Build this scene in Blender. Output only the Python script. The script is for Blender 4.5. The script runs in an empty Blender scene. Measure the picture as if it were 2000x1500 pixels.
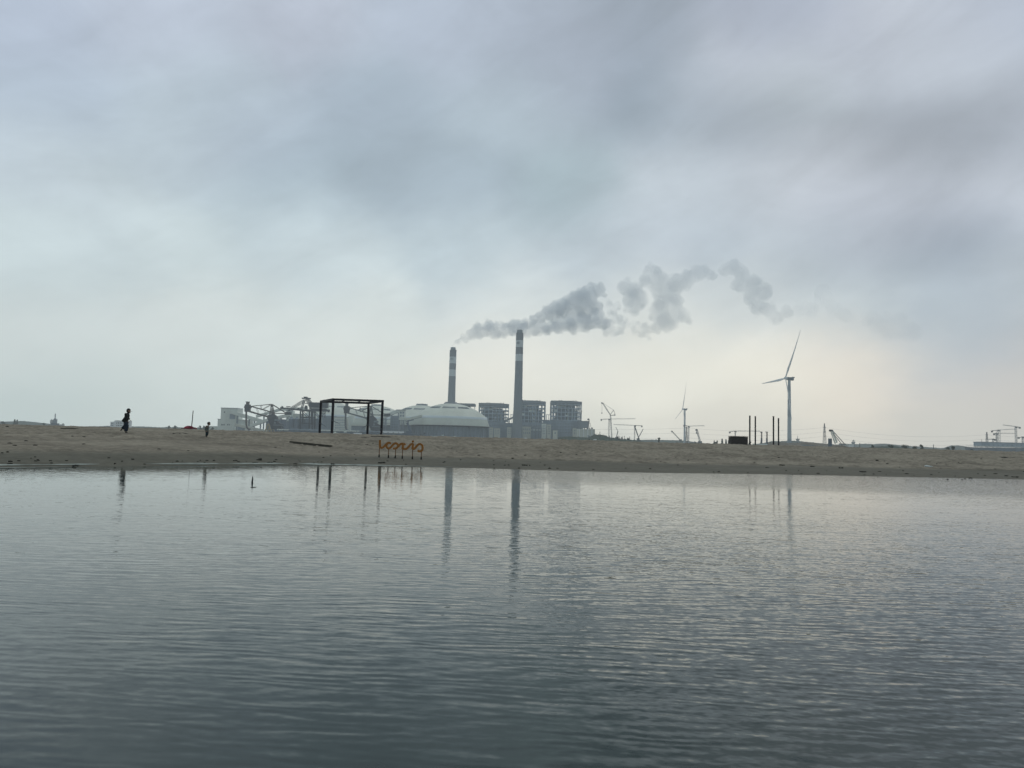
import bpy, math, random
import numpy as np
from mathutils import Vector, Matrix, Euler

random.seed(7)
RNG = np.random.default_rng(11)
C = bpy.context.scene.collection
SC = bpy.context.scene
R = math.radians

# ------------------------------------------------------------------ camera
F = 1444.0
CAM_H = 1.35
cam_data = bpy.data.cameras.new('camera')
cam_data.sensor_width = 36.0
cam_data.lens = 36.0 * F / 2000.0
cam_data.clip_start = 0.05
cam_data.clip_end = 20000.0
cam = bpy.data.objects.new('camera', cam_data)
C.objects.link(cam)
PITCH, ROLL = R(4.417), R(1.5)
ROT = (Matrix.Rotation(math.pi / 2 + PITCH, 3, 'X') @ Matrix.Rotation(ROLL, 3, 'Z'))
cam.location = (0, 0, CAM_H)
cam.rotation_euler = ROT.to_euler()
SC.camera = cam


def ray(px, py):
    return ROT @ Vector((px - 1000.0, 750.0 - py, -F))


def W(px, py, Y):
    d = ray(px, py)
    return Vector((d.x / d.y * Y, Y, CAM_H + d.z / d.y * Y))


def azel(px, py):
    d = ray(px, py).normalized()
    return math.atan2(d.x, d.y), math.asin(d.z)


# ------------------------------------------------------------------ render settings
SC.render.engine = 'CYCLES'
cy = SC.cycles
cy.use_denoising = True
cy.max_bounces = 8
cy.diffuse_bounces = 3
cy.glossy_bounces = 3
cy.transmission_bounces = 4
cy.volume_bounces = 3
cy.use_adaptive_sampling = False
cy.transparent_max_bounces = 24
cy.volume_step_rate = 4.0
cy.volume_max_steps = 96
cy.sample_clamp_indirect = 6.0
SC.view_settings.view_transform = 'Standard'
SC.view_settings.look = 'None'
SC.view_settings.exposure = 0.0
SC.view_settings.gamma = 1.0
SC.view_settings.use_curve_mapping = False

SUN_EL, SUN_AZ = R(52), R(28)       # high behind the overcast, ahead and to the right


def lin(c):
    return tuple(((v / 255.0) / 12.92) if v <= 10 else (((v / 255.0) + 0.055) / 1.055) ** 2.4 for v in c)


class NT:
    """small helper to wire node trees"""

    def __init__(self, tree):
        self.t = tree
        self.n = tree.nodes
        self.l = tree.links

    def new(self, typ, **kw):
        nd = self.n.new(typ)
        for k, v in kw.items():
            setattr(nd, k, v)
        return nd

    def put(self, sock, v):
        if isinstance(v, bpy.types.NodeSocket):
            self.l.new(v, sock)
        else:
            sock.default_value = v

    def m(self, op, a, b=None, c=None, clamp=False):
        nd = self.new('ShaderNodeMath', operation=op, use_clamp=clamp)
        self.put(nd.inputs[0], a)
        if b is not None:
            self.put(nd.inputs[1], b)
        if c is not None:
            self.put(nd.inputs[2], c)
        return nd.outputs[0]

    def v(self, op, a, b=None, scale=None):
        nd = self.new('ShaderNodeVectorMath', operation=op)
        self.put(nd.inputs[0], a)
        if b is not None:
            self.put(nd.inputs[1], b)
        if scale is not None:
            self.put(nd.inputs['Scale'], scale)
        return nd.outputs['Value'] if op in ('DOT_PRODUCT', 'LENGTH', 'DISTANCE') else nd.outputs[0]

    def xyz(self, x, y, z):
        nd = self.new('ShaderNodeCombineXYZ')
        for i, q in enumerate((x, y, z)):
            self.put(nd.inputs[i], q)
        return nd.outputs[0]

    def sep(self, vv):
        nd = self.new('ShaderNodeSeparateXYZ')
        self.l.new(vv, nd.inputs[0])
        return nd.outputs

    def noise(self, vec, scale, detail=3, rough=0.5, dist=0.0):
        nd = self.new('ShaderNodeTexNoise')
        if vec is not None:
            self.l.new(vec, nd.inputs['Vector'])
        nd.inputs['Scale'].default_value = scale
        nd.inputs['Detail'].default_value = detail
        nd.inputs['Roughness'].default_value = rough
        nd.inputs['Distortion'].default_value = dist
        return nd.outputs

    def ramp(self, f, lo, hi, a=0.0, b=1.0, smooth=True):
        nd = self.new('ShaderNodeMapRange')
        nd.interpolation_type = 'SMOOTHSTEP' if smooth else 'LINEAR'
        self.put(nd.inputs['Value'], f)
        nd.inputs['From Min'].default_value = lo
        nd.inputs['From Max'].default_value = hi
        nd.inputs['To Min'].default_value = a
        nd.inputs['To Max'].default_value = b
        return nd.outputs[0]

    def mix(self, f, a, b, blend='MIX'):
        nd = self.new('ShaderNodeMix', data_type='RGBA', blend_type=blend)
        self.put(nd.inputs[0], f)
        for s, q in ((nd.inputs[6], a), (nd.inputs[7], b)):
            if isinstance(q, tuple) and len(q) == 3:
                q = (*q, 1.0)
            self.put(s, q)
        return nd.outputs[2]


# ------------------------------------------------------------------ world: overcast over a Nishita sky
SKY_POINTS = [  # pixel, sRGB colour of the cloud deck in that direction
    (0, 20, (186, 196, 214)), (330, 60, (190, 199, 214)), (620, 30, (188, 195, 210)), (900, 40, (178, 188, 204)),
    (1250, 60, (154, 165, 180)), (1520, 30, (170, 178, 194)), (1800, 60, (188, 195, 208)), (1990, 10, (178, 186, 202)),
    (80, 170, (183, 195, 210)), (400, 170, (186, 198, 210)), (720, 190, (168, 181, 195)), (1000, 200, (175, 188, 200)),
    (1290, 210, (160, 172, 185)), (1560, 180, (178, 187, 198)), (1850, 170, (176, 184, 197)),
    (60, 330, (196, 207, 216)), (330, 300, (192, 204, 214)), (620, 330, (172, 186, 198)), (860, 360, (170, 184, 196)),
    (1120, 380, (172, 187, 196)), (1330, 310, (184, 193, 203)), (1520, 270, (155, 165, 179)), (1760, 270, (151, 160, 175)),
    (1980, 260, (170, 177, 190)),
    (60, 500, (202, 213, 217)), (350, 480, (201, 212, 216)), (620, 500, (199, 210, 215)), (900, 500, (193, 205, 212)),
    (1140, 500, (190, 200, 208)), (1400, 430, (186, 195, 205)), (1680, 380, (186, 192, 204)), (1960, 350, (188, 193, 205)),
    (1640, 500, (180, 188, 198)), (1870, 480, (159, 169, 182)), (1990, 560, (176, 184, 193)),
    (80, 650, (207, 214, 214)), (400, 640, (211, 217, 216)), (700, 640, (214, 219, 217)), (1000, 600, (212, 217, 217)),
    (1250, 590, (210, 214, 214)), (1480, 580, (202, 207, 209)), (1700, 600, (193, 199, 203)), (1850, 650, (183, 189, 196)),
    (80, 790, (196, 206, 206)), (400, 770, (203, 211, 210)), (700, 750, (216, 217, 211)), (1000, 730, (225, 223, 215)),
    (1300, 730, (228, 225, 215)), (1500, 700, (230, 225, 214)), (1700, 710, (219, 213, 205)), (1980, 720, (197, 194, 193)),
    (1450, 160, (178, 186, 198)), (1650, 110, (185, 192, 205)), (1430, 240, (163, 173, 186)), (1850, 300, (154, 163, 177)),
    (1700, 345, (180, 186, 197)), (1500, 350, (186, 193, 204)), (1250, 450, (190, 199, 208)), (1750, 430, (180, 186, 198)),
    (500, 240, (180, 192, 205)), (560, 420, (188, 201, 209)), (200, 420, (200, 211, 217)), (1100, 110, (165, 175, 190)),
    (1000, 850, (214, 213, 204)), (1500, 840, (214, 210, 201)), (1900, 850, (204, 201, 195)), (300, 850, (198, 206, 205)),
]
HAZE_D = 0.00021
HAZE_FAR, HAZE_TOP = 2750.0, 480.0
AIR_GLOW = (0.27, 0.30, 0.33)       # light the air itself sends back, dimming what lies above it


def above_air(e, col):
    """colour of the deck above the haze that reads as col from the ground"""
    path = min(HAZE_FAR, HAZE_TOP / max(1e-4, math.sin(max(e, 1e-4))))
    T = math.exp(-HAZE_D * path)
    k = 1.0 - 0.065 * min(1.0, max(0.0, (e - 0.1) / 0.2))
    return tuple(max(0.02, (c * k - (1 - T) * g) / T) / 0.94 for c, g in zip(col, AIR_GLOW))


world = bpy.data.worlds.new('World')
SC.world = world
world.use_nodes = True
wt = NT(world.node_tree)
world.node_tree.nodes.clear()
tc = wt.new('ShaderNodeTexCoord')
d = wt.v('NORMALIZE', tc.outputs['Generated'])
dx, dy, dz = wt.sep(d)[0:3]
az = wt.m('ARCTAN2', dx, dy)
el = wt.m('ARCSINE', dz)
# clouds drift in long soft streaks: warp the map with coarse noise
pv = wt.xyz(az, el, 0.0)
pl = wt.v('DIVIDE', d, wt.xyz(wt.m('ADD', wt.m('MAXIMUM', dz, 0.0), 0.22),) if False else wt.xyz(
    wt.m('ADD', wt.m('MAXIMUM', dz, 0.0), 0.25), wt.m('ADD', wt.m('MAXIMUM', dz, 0.0), 0.25), 1.0))
w1 = wt.noise(pl, 1.6, 4, 0.55)['Color']
w2 = wt.noise(pv, 7.0, 4, 0.6)['Color']
warp = wt.v('ADD', wt.v('SCALE', wt.v('SUBTRACT', w1, (0.5, 0.5, 0.5)), scale=0.11),
            wt.v('SCALE', wt.v('SUBTRACT', w2, (0.5, 0.5, 0.5)), scale=0.09))
pw = wt.v('ADD', pv, wt.v('MULTIPLY', warp, (1.0, 0.55, 0.0)))
acc = None
wsum = None
FAR_COL = above_air(R(40), lin((164, 179, 184)))
W0 = 0.02
_ae = np.array([azel(p_[0], p_[1]) for p_ in SKY_POINTS])
def greyer(c, k=0.93):
    g = sum(c) / 3
    c = tuple(g + (v - g) * k for v in c)
    return (c[0] * 0.99, c[1], c[2])


_tg = np.array([above_air(_ae[i][1], lin(greyer(SKY_POINTS[i][2]))) for i in range(len(SKY_POINTS))])
_d = (_ae[:, None, :] - _ae[None, :, :]) / np.array([0.076, 0.052])
_w = np.exp(-(_d ** 2).sum(-1))
_s = _w.sum(1, keepdims=True) + W0
_A = _w / _s
_b = _tg - W0 / _s * np.array(FAR_COL)
_n = len(SKY_POINTS)
_c = _tg + np.linalg.solve(_A.T @ _A + 0.006 * np.eye(_n), _A.T @ (_b - _A @ _tg))
_c = np.clip(_c, _tg * 0.55, _tg * 1.5)
for (a, e), cvec in zip(_ae, _c):
    a, e = float(a), float(e)
    dd = wt.v('SUBTRACT', pw, (a, e, 0.0))
    dd = wt.v('MULTIPLY', dd, (1 / 0.076, 1 / 0.052, 0.0))
    q = wt.v('DOT_PRODUCT', dd, dd)
    g = wt.m('EXPONENT', wt.m('MULTIPLY', q, -1.0))
    cc = wt.v('SCALE', tuple(float(q_) for q_ in cvec), scale=g)
    acc = cc if acc is None else wt.v('ADD', acc, cc)
    wsum = g if wsum is None else wt.m('ADD', wsum, g)
acc = wt.v('ADD', acc, tuple(v * W0 for v in FAR_COL))
wsum = wt.m('ADD', wsum, W0)
cloud = wt.v('SCALE', acc, scale=wt.m('DIVIDE', 1.0, wsum))
# fine streaks and mottling of the deck, everywhere
ca, sa = math.cos(R(-24)), math.sin(R(-24))
rx = wt.m('ADD', wt.m('MULTIPLY', az, ca), wt.m('MULTIPLY', el, -sa))
ry = wt.m('ADD', wt.m('MULTIPLY', az, sa), wt.m('MULTIPLY', el, ca))
st = wt.xyz(wt.m('MULTIPLY', rx, 3.4), wt.m('MULTIPLY', ry, 11.0), 0.0)
n1 = wt.noise(st, 1.3, 6, 0.55, 0.6)['Fac']
n2 = wt.noise(wt.v('MULTIPLY', pv, (0.7, 1.3, 1.0)), 9.0, 6, 0.62, 0.5)['Fac']
mod = wt.m('ADD', wt.m('MULTIPLY', wt.m('SUBTRACT', n1, 0.5), 0.40), wt.m('MULTIPLY', wt.m('SUBTRACT', n2, 0.5), 0.34))
amp = wt.ramp(el, 0.02, 0.3, 0.25, 1.0)
mod = wt.m('ADD', 1.0, wt.m('MULTIPLY', mod, amp))
cloud = wt.v('SCALE', cloud, scale=mod)
below = wt.ramp(el, -0.12, 0.0, 0.0, 1.0)
cloud = wt.v('SCALE', cloud, scale=wt.m('ADD', 0.35, wt.m('MULTIPLY', below, 0.65)))
sky = wt.new('ShaderNodeTexSky', sky_type='NISHITA')
sky.sun_disc = False
sky.sun_elevation = SUN_EL
sky.sun_rotation = SUN_AZ
sky.air_density = 1.2
sky.dust_density = 4.0
bg1 = wt.new('ShaderNodeBackground')
wt.l.new(sky.outputs[0], bg1.inputs[0])
bg1.inputs[1].default_value = 0.08
bg2 = wt.new('ShaderNodeBackground')
wt.l.new(cloud, bg2.inputs[0])
bg2.inputs[1].default_value = 1.0
mixb = wt.new('ShaderNodeMixShader')
mixb.inputs[0].default_value = 0.94       # the deck is nearly closed
wt.l.new(bg1.outputs[0], mixb.inputs[1])
wt.l.new(bg2.outputs[0], mixb.inputs[2])
wo = wt.new('ShaderNodeOutputWorld')
wt.l.new(mixb.outputs[0], wo.inputs[0])

sun_d = bpy.data.lights.new('sun', 'SUN')
sun_d.energy = 0.5
sun_d.angle = R(22)
sun_d.color = (1.0, 0.96, 0.9)
sun = bpy.data.objects.new('sun', sun_d)
C.objects.link(sun)
sv = Vector((math.sin(SUN_AZ) * math.cos(SUN_EL), math.cos(SUN_AZ) * math.cos(SUN_EL), math.sin(SUN_EL)))
sun.rotation_euler = sv.to_track_quat('Z', 'Y').to_euler()
sun.location = (0, -20, 60)

# ------------------------------------------------------------------ materials
MATS = {}


def mat(name, col, rough=0.75, metal=0.0, var=0.18, scale=0.3, streak=1.0, bump=0.0, bscale=20.0):
    if name in MATS:
        return MATS[name]
    m = bpy.data.materials.new(name)
    m.use_nodes = True
    t = NT(m.node_tree)
    b = m.node_tree.nodes['Principled BSDF']
    geo = t.new('ShaderNodeNewGeometry')
    p = geo.outputs['Position']
    n = t.noise(t.v('MULTIPLY', p, (1.0, 1.0, streak)), scale, 5, 0.6)['Fac']
    n2 = t.noise(p, scale * 7.0, 3, 0.6)['Fac']
    f = t.m('ADD', t.m('MULTIPLY', n, 0.7), t.m('MULTIPLY', n2, 0.3))
    lo = tuple(c * (1 - var) for c in col)
    hi = tuple(min(1, c * (1 + var)) for c in col)
    t.put(b.inputs['Base Color'], t.mix(t.ramp(f, 0.3, 0.7), lo, hi))
    b.inputs['Roughness'].default_value = rough
    b.inputs['Metallic'].default_value = metal
    b.inputs['Specular IOR Level'].default_value = 0.3
    if bump > 0:
        bn = t.new('ShaderNodeBump')
        bn.inputs['Strength'].default_value = 0.6
        bn.inputs['Distance'].default_value = bump
        t.put(bn.inputs['Height'], t.noise(p, bscale, 4, 0.6)['Fac'])
        t.l.new(bn.outputs[0], b.inputs['Normal'])
    MATS[name] = m
    return m


M_CONC = mat('concrete_grey', (0.23, 0.26, 0.29), 0.85, streak=0.15, scale=0.05)
M_BAND_L = mat('painted_pale_band', (0.62, 0.66, 0.68), 0.7, streak=0.2, scale=0.06, var=0.08)
M_BAND_D = mat('painted_grey_band', (0.20, 0.22, 0.25), 0.7, streak=0.2, scale=0.06, var=0.1)
M_LOGO = mat('logo_paint', (0.12, 0.17, 0.22), 0.6, var=0.1)
M_PALE = mat('pale_cladding', (0.72, 0.75, 0.70), 0.8, streak=0.3, scale=0.05, var=0.1)
M_PALE2 = mat('cream_cladding', (0.58, 0.59, 0.53), 0.8, streak=0.3, scale=0.05, var=0.12)
M_WHITE = mat('white_paint', (0.78, 0.8, 0.82), 0.5, var=0.06)
M_DOME = mat('dome_sheet_green', (0.70, 0.71, 0.63), 0.65, scale=0.03, var=0.12)
M_DOME2 = mat('dome_skirt_sheet', (0.66, 0.69, 0.63), 0.65, scale=0.03, var=0.1)
M_DOMEB = mat('dome_band_blue', (0.72, 0.78, 0.82), 0.6, scale=0.03, var=0.08)
M_WALLB = mat('blue_grey_wall', (0.27, 0.32, 0.38), 0.8, streak=0.3, scale=0.06, var=0.2)  # wall colour lightened to imitate haze over the lower plant
M_DARK = mat('dark_steel', (0.055, 0.06, 0.075), 0.6, metal=0.2, var=0.25)
M_STEEL = mat('painted_steel_grey', (0.20, 0.24, 0.28), 0.6, metal=0.1, var=0.2)
M_CRANE = mat('crane_grey', (0.12, 0.12, 0.13), 0.6, var=0.2)
M_CRANEL = mat('crane_pale_steel', (0.38, 0.38, 0.38), 0.6, var=0.15)
M_OCHRE = mat('ochre_steel', (0.42, 0.33, 0.18), 0.7, var=0.2)
M_BROWNST = mat('loader_brown_steel', (0.10, 0.08, 0.075), 0.7, var=0.2)
M_SLAB = mat('roof_slab_grey', (0.26, 0.28, 0.31), 0.8, var=0.15)
M_FRAME = mat('boiler_frame_steel', (0.44, 0.50, 0.56), 0.7, var=0.15)
M_BOILER = mat('boiler_casing', (0.20, 0.235, 0.28), 0.7, scale=0.1, var=0.35)
M_GLASS = mat('window_glass_dark', (0.05, 0.06, 0.08), 0.25, var=0.2)
M_HULL = mat('ship_hull_blue', (0.10, 0.13, 0.17), 0.6, scale=0.1, var=0.3)
M_LEAF = mat('foliage_dark', (0.045, 0.065, 0.04), 0.9, scale=0.4, var=0.45)
M_BARK = mat('bark_brown', (0.07, 0.055, 0.04), 0.9, var=0.3)
M_HILL = mat('wooded_hill', (0.05, 0.07, 0.05), 0.95, scale=0.03, var=0.4)
M_EARTH = mat('bare_earth_mound', (0.17, 0.14, 0.11), 0.95, scale=0.2, var=0.3)
M_ORANGE = mat('orange_sign_paint', (0.36, 0.145, 0.032), 0.55, scale=5, var=0.16)
M_RUST = mat('rusty_post', (0.20, 0.095, 0.045), 0.85, scale=8, var=0.35)
M_IRON = mat('black_painted_iron', (0.014, 0.013, 0.019), 0.55, metal=0.1, scale=3, var=0.3)
M_ROPE = mat('grey_rope', (0.10, 0.11, 0.12), 0.95, scale=20, var=0.3)
M_WOOD = mat('weathered_dark_wood', (0.07, 0.062, 0.05), 0.9, scale=6, var=0.45, bump=0.01, bscale=12)
M_SLATW = mat('dark_slat_wood', (0.065, 0.057, 0.055), 0.85, scale=4, var=0.35, bump=0.004, bscale=15)
M_RED = mat('red_hull_paint', (0.30, 0.022, 0.045), 0.45, scale=3, var=0.25)
M_REDD = mat('dark_red_trim', (0.10, 0.012, 0.02), 0.5, scale=3, var=0.2)
M_SKIN = mat('skin', (0.36, 0.22, 0.16), 0.55, scale=10, var=0.06)
M_HAIR = mat('black_hair', (0.010, 0.009, 0.009), 0.5, scale=60, var=0.3)
M_COAT = mat('dark_olive_coat', (0.018, 0.020, 0.019), 0.9, scale=12, var=0.3, bump=0.01, bscale=14)
M_JEANS = mat('dark_blue_jeans', (0.016, 0.026, 0.042), 0.9, scale=14, var=0.3, bump=0.008, bscale=16)
M_JACKET = mat('grey_child_jacket', (0.13, 0.145, 0.14), 0.9, scale=14, var=0.2, bump=0.008, bscale=18)
M_TROUS = mat('dark_teal_trousers', (0.016, 0.03, 0.035), 0.9, scale=14, var=0.3)
M_SHOE = mat('black_shoe_rubber', (0.012, 0.012, 0.012), 0.6, var=0.3)
M_DEBRIS = mat('washed_up_debris', (0.03, 0.027, 0.022), 0.95, scale=8, var=0.5)
M_PLASTIC = mat('white_plastic', (0.62, 0.64, 0.64), 0.6, scale=6, var=0.1)
M_COALG = mat('coal_grey_shed', (0.12, 0.15, 0.20), 0.85, streak=0.2, scale=0.1, var=0.3)


# ------------------------------------------------------------------ mesh builder
class MB:
    def __init__(self):
        self.v = []
        self.f = []
        self.smooth = []

    def add(self, vs, fs, smooth=False):
        o = len(self.v)
        self.v += [tuple(p) for p in vs]
        self.f += [tuple(i + o for i in f) for f in fs]
        self.smooth += [smooth] * len(fs)
        return self

    def box(self, x0, x1, y0, y1, z0, z1):
        vs = [(x, y, z) for z in (z0, z1) for y in (y0, y1) for x in (x0, x1)]
        return self.add(vs, [(0, 2, 3, 1), (4, 5, 7, 6), (0, 1, 5, 4), (2, 6, 7, 3), (0, 4, 6, 2), (1, 3, 7, 5)])

    def bar(self, p, q, w, h=None, up=Vector((0, 1, 0))):
        p, q = Vector(p), Vector(q)
        h = w if h is None else h
        t = (q - p)
        if t.length < 1e-6:
            return self
        t.normalize()
        s = t.cross(up)
        if s.length < 1e-3:
            s = t.cross(Vector((1, 0, 0)))
        s.normalize()
        u = s.cross(t).normalized()
        vs = []
        for c in (p, q):
            for a, b in ((-1, -1), (1, -1), (1, 1), (-1, 1)):
                vs.append(c + s * (a * w / 2) + u * (b * h / 2))
        return self.add(vs, [(0, 1, 2, 3), (7, 6, 5, 4), (0, 4, 5, 1), (1, 5, 6, 2), (2, 6, 7, 3), (3, 7, 4, 0)])

    def tube(self, pts, rad, seg=8, cap=True):
        pts = [Vector(p) for p in pts]
        n = len(pts)
        rad = [rad] * n if isinstance(rad, (int, float)) else rad
        vs, fs = [], []
        prev = None
        for i, p in enumerate(pts):
            t = (pts[min(i + 1, n - 1)] - pts[max(i - 1, 0)]).normalized()
            ref = prev if prev is not None else (Vector((0, 1, 0)) if abs(t.y) < 0.9 else Vector((1, 0, 0)))
            s = t.cross(ref).normalized()
            u = s.cross(t).normalized()
            prev = u
            for k in range(seg):
                a = 2 * math.pi * k / seg
                vs.append(p + s * (math.cos(a) * rad[i]) + u * (math.sin(a) * rad[i]))
        for i in range(n - 1):
            for k in range(seg):
                k2 = (k + 1) % seg
                fs.append((i * seg + k, i * seg + k2, (i + 1) * seg + k2, (i + 1) * seg + k))
        self.add(vs, fs, True)
        if cap:
            self.add(vs[:seg], [tuple(range(seg - 1, -1, -1))])
            self.add(vs[-seg:], [tuple(range(seg))])
        return self

    def lathe(self, prof, cx, cy_, seg=48, smooth=True, closed=True):
        vs, fs = [], []
        for (r, z) in prof:
            for k in range(seg):
                a = 2 * math.pi * k / seg
                vs.append((cx + r * math.cos(a), cy_ + r * math.sin(a), z))
        for i in range(len(prof) - 1):
            for k in range(seg):
                k2 = (k + 1) % seg
                fs.append((i * seg + k, i * seg + k2, (i + 1) * seg + k2, (i + 1) * seg + k))
        self.add(vs, fs, smooth)
        if closed:
            self.add(vs[:seg], [tuple(range(seg - 1, -1, -1))])
            self.add(vs[-seg:], [tuple(range(seg))])
        return self

    def poly(self, pts, y0, y1):
        """prism: outline of (x, z) points extruded from y0 to y1"""
        n = len(pts)
        vs = [(x, y0, z) for x, z in pts] + [(x, y1, z) for x, z in pts]
        fs = [tuple(range(n)), tuple(range(2 * n - 1, n - 1, -1))]
        fs += [(i, i + n, (i + 1) % n + n, (i + 1) % n) for i in range(n)]
        return self.add(vs, fs)

    def mesh(self, name, m=None):
        me = bpy.data.meshes.new(name)
        me.from_pydata(self.v, [], self.f)
        me.polygons.foreach_set('use_smooth', self.smooth)
        if m:
            me.materials.append(m)
        me.update()
        return me

    def build(self, name, m, parent=None, label=None):
        me = self.mesh(name, m)
        o = bpy.data.objects.new(name, me)
        C.objects.link(o)
        if parent is not None:
            o.parent = parent
            o.matrix_parent_inverse = world_inv(parent)
        if label:
            o['label'] = label
        return o


def world_mat(o):
    m = Matrix.Translation(o.location) @ o.rotation_euler.to_matrix().to_4x4() @ Matrix.Diagonal((*o.scale, 1))
    if o.parent is not None:
        return world_mat(o.parent) @ o.matrix_parent_inverse @ m
    return m


def world_inv(o):
    return world_mat(o).inverted()


def tag(o, label=None, cat=None, group=None, kind=None):
    if label:
        assert 4 <= len(label.split()) <= 16, label
        o['label'] = label
    if cat:
        o['category'] = cat
    if group:
        o['group'] = group
    if kind:
        o['kind'] = kind
    return o


def thing(name, label, cat, loc, group=None):
    o = bpy.data.objects.new(name, None)
    o.empty_display_size = 0.5
    C.objects.link(o)
    o.location = loc
    return tag(o, label, cat, group)


def copy_tree(o, parent=None):
    c = o.copy()
    C.objects.link(c)
    if parent is not None:
        c.parent = parent
    for ch in list(o.children):
        copy_tree(ch, c)
    return c


def pbox(mb, x0, yt, x1, yb, Y, dep, z0=None):
    """box at distance Y whose front covers that part of the view"""
    xm, ym = (x0 + x1) / 2, (yt + yb) / 2
    a, b = W(x0, ym, Y), W(x1, ym, Y)
    zt, zb = W(xm, yt, Y).z, W(xm, yb, Y).z
    if z0 is not None:
        zb = z0
    return mb.box(a.x, b.x, Y, Y + dep, zb, zt)


# ------------------------------------------------------------------ value noise (numpy)
def vnoise(x, y, seed=0):
    xi, yi = np.floor(x).astype(np.int64), np.floor(y).astype(np.int64)
    xf, yf = x - xi, y - yi
    u, v = xf * xf * (3 - 2 * xf), yf * yf * (3 - 2 * yf)

    def h(a, b):
        n = (a * 374761393 + b * 668265263 + seed * 2147483647) & 0x7fffffff
        n = ((n ^ (n >> 13)) * 1274126177) & 0x7fffffff
        return ((n ^ (n >> 16)) & 0xffff) / 65535.0
    return (h(xi, yi) * (1 - u) + h(xi + 1, yi) * u) * (1 - v) + (h(xi, yi + 1) * (1 - u) + h(xi + 1, yi + 1) * u) * v


def fbm(x, y, seed=0, oct=4, gain=0.5):
    s, a, t = 0, 1.0, 0.0
    for i in range(oct):
        s = s + a * (vnoise(x * 2 ** i + 17.3 * i, y * 2 ** i - 9.1 * i, seed + i) - 0.5)
        t += a
        a *= gain
    return s / t * 2


def sstep(a, b, x):
    t = np.clip((x - a) / (b - a), 0, 1)
    return t * t * (3 - 2 * t)


# ------------------------------------------------------------------ beach and land: one sheet
A_K = np.array([-1.2, -0.72, -0.49, -0.28, -0.07, 0.14, 0.345, 0.70, 1.2])
S_K = np.array([19.0, 25.0, 29.4, 34.4, 36.0, 35.6, 38.0, 40.2, 43.0])


def shore_y(a):
    return np.interp(a, A_K, S_K)


def terrain(X, Y, fine=True):
    X, Y = np.asarray(X, float), np.asarray(Y, float)
    a = np.clip(X / np.maximum(Y, 5.0), -1.2, 1.2)
    ys = shore_y(a) + fbm(X * 0.12, Y * 0.02, 5, 3) * 0.7
    v = (Y - ys) / (93 - ys)
    zl = np.interp(v, [0, 0.03, 0.075, 0.15, 0.39, 0.7, 1.0], [0, 0.2, 0.52, 0.78, 1.26, 1.6, 1.76])
    zr = np.interp(v, [0, 0.06, 0.11, 0.18, 0.22, 0.36, 0.49, 0.75, 1.0], [0, 0.08, 0.17, 0.28, 0.42, 0.98, 1.24, 1.5, 1.62])
    kl = 1 - sstep(-0.45, -0.1, a)
    z = zl * kl + zr * (1 - kl)
    # low scarp where the dry sand ends
    sc_v = 0.17 + 0.02 * fbm(X * 0.1, X * 0 + 3, 9, 3)
    z = z + (0.07 * sstep(sc_v, sc_v + 0.008, v) - 0.05 * sstep(sc_v, sc_v + 0.12, v)) * (1 - kl)
    z = z + 0.05 * fbm(X * 0.05, Y * 0.05, 21, 3) * sstep(0.1, 0.5, v)
    if fine:
        dry = sstep(0.12, 0.3, v)
        amp = (0.014 + (0.20 - 0.07 * kl) * dry) * sstep(-0.01, 0.03, v)
        z = z + amp * fbm(X * 1.1, Y * 0.9, 31, 4, 0.6)
        # trampled hollows
        n = vnoise(X * 2.1, Y * 1.6, 77)
        z = z - 0.10 * sstep(0.6, 0.8, n) * dry
        n = vnoise(X * 0.8 + 40, Y * 0.6, 78)
        z = z - 0.08 * sstep(0.6, 0.85, n) * dry
    z = np.where(v < 0, np.maximum(-1.1, (Y - ys) * 0.07), z)
    back = sstep(122, 185, Y)
    z = z * (1 - back) + 0.6 * back
    return z


def ground_z(x, y):
    return float(terrain(np.array([x]), np.array([y]), False)[0])


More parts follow.
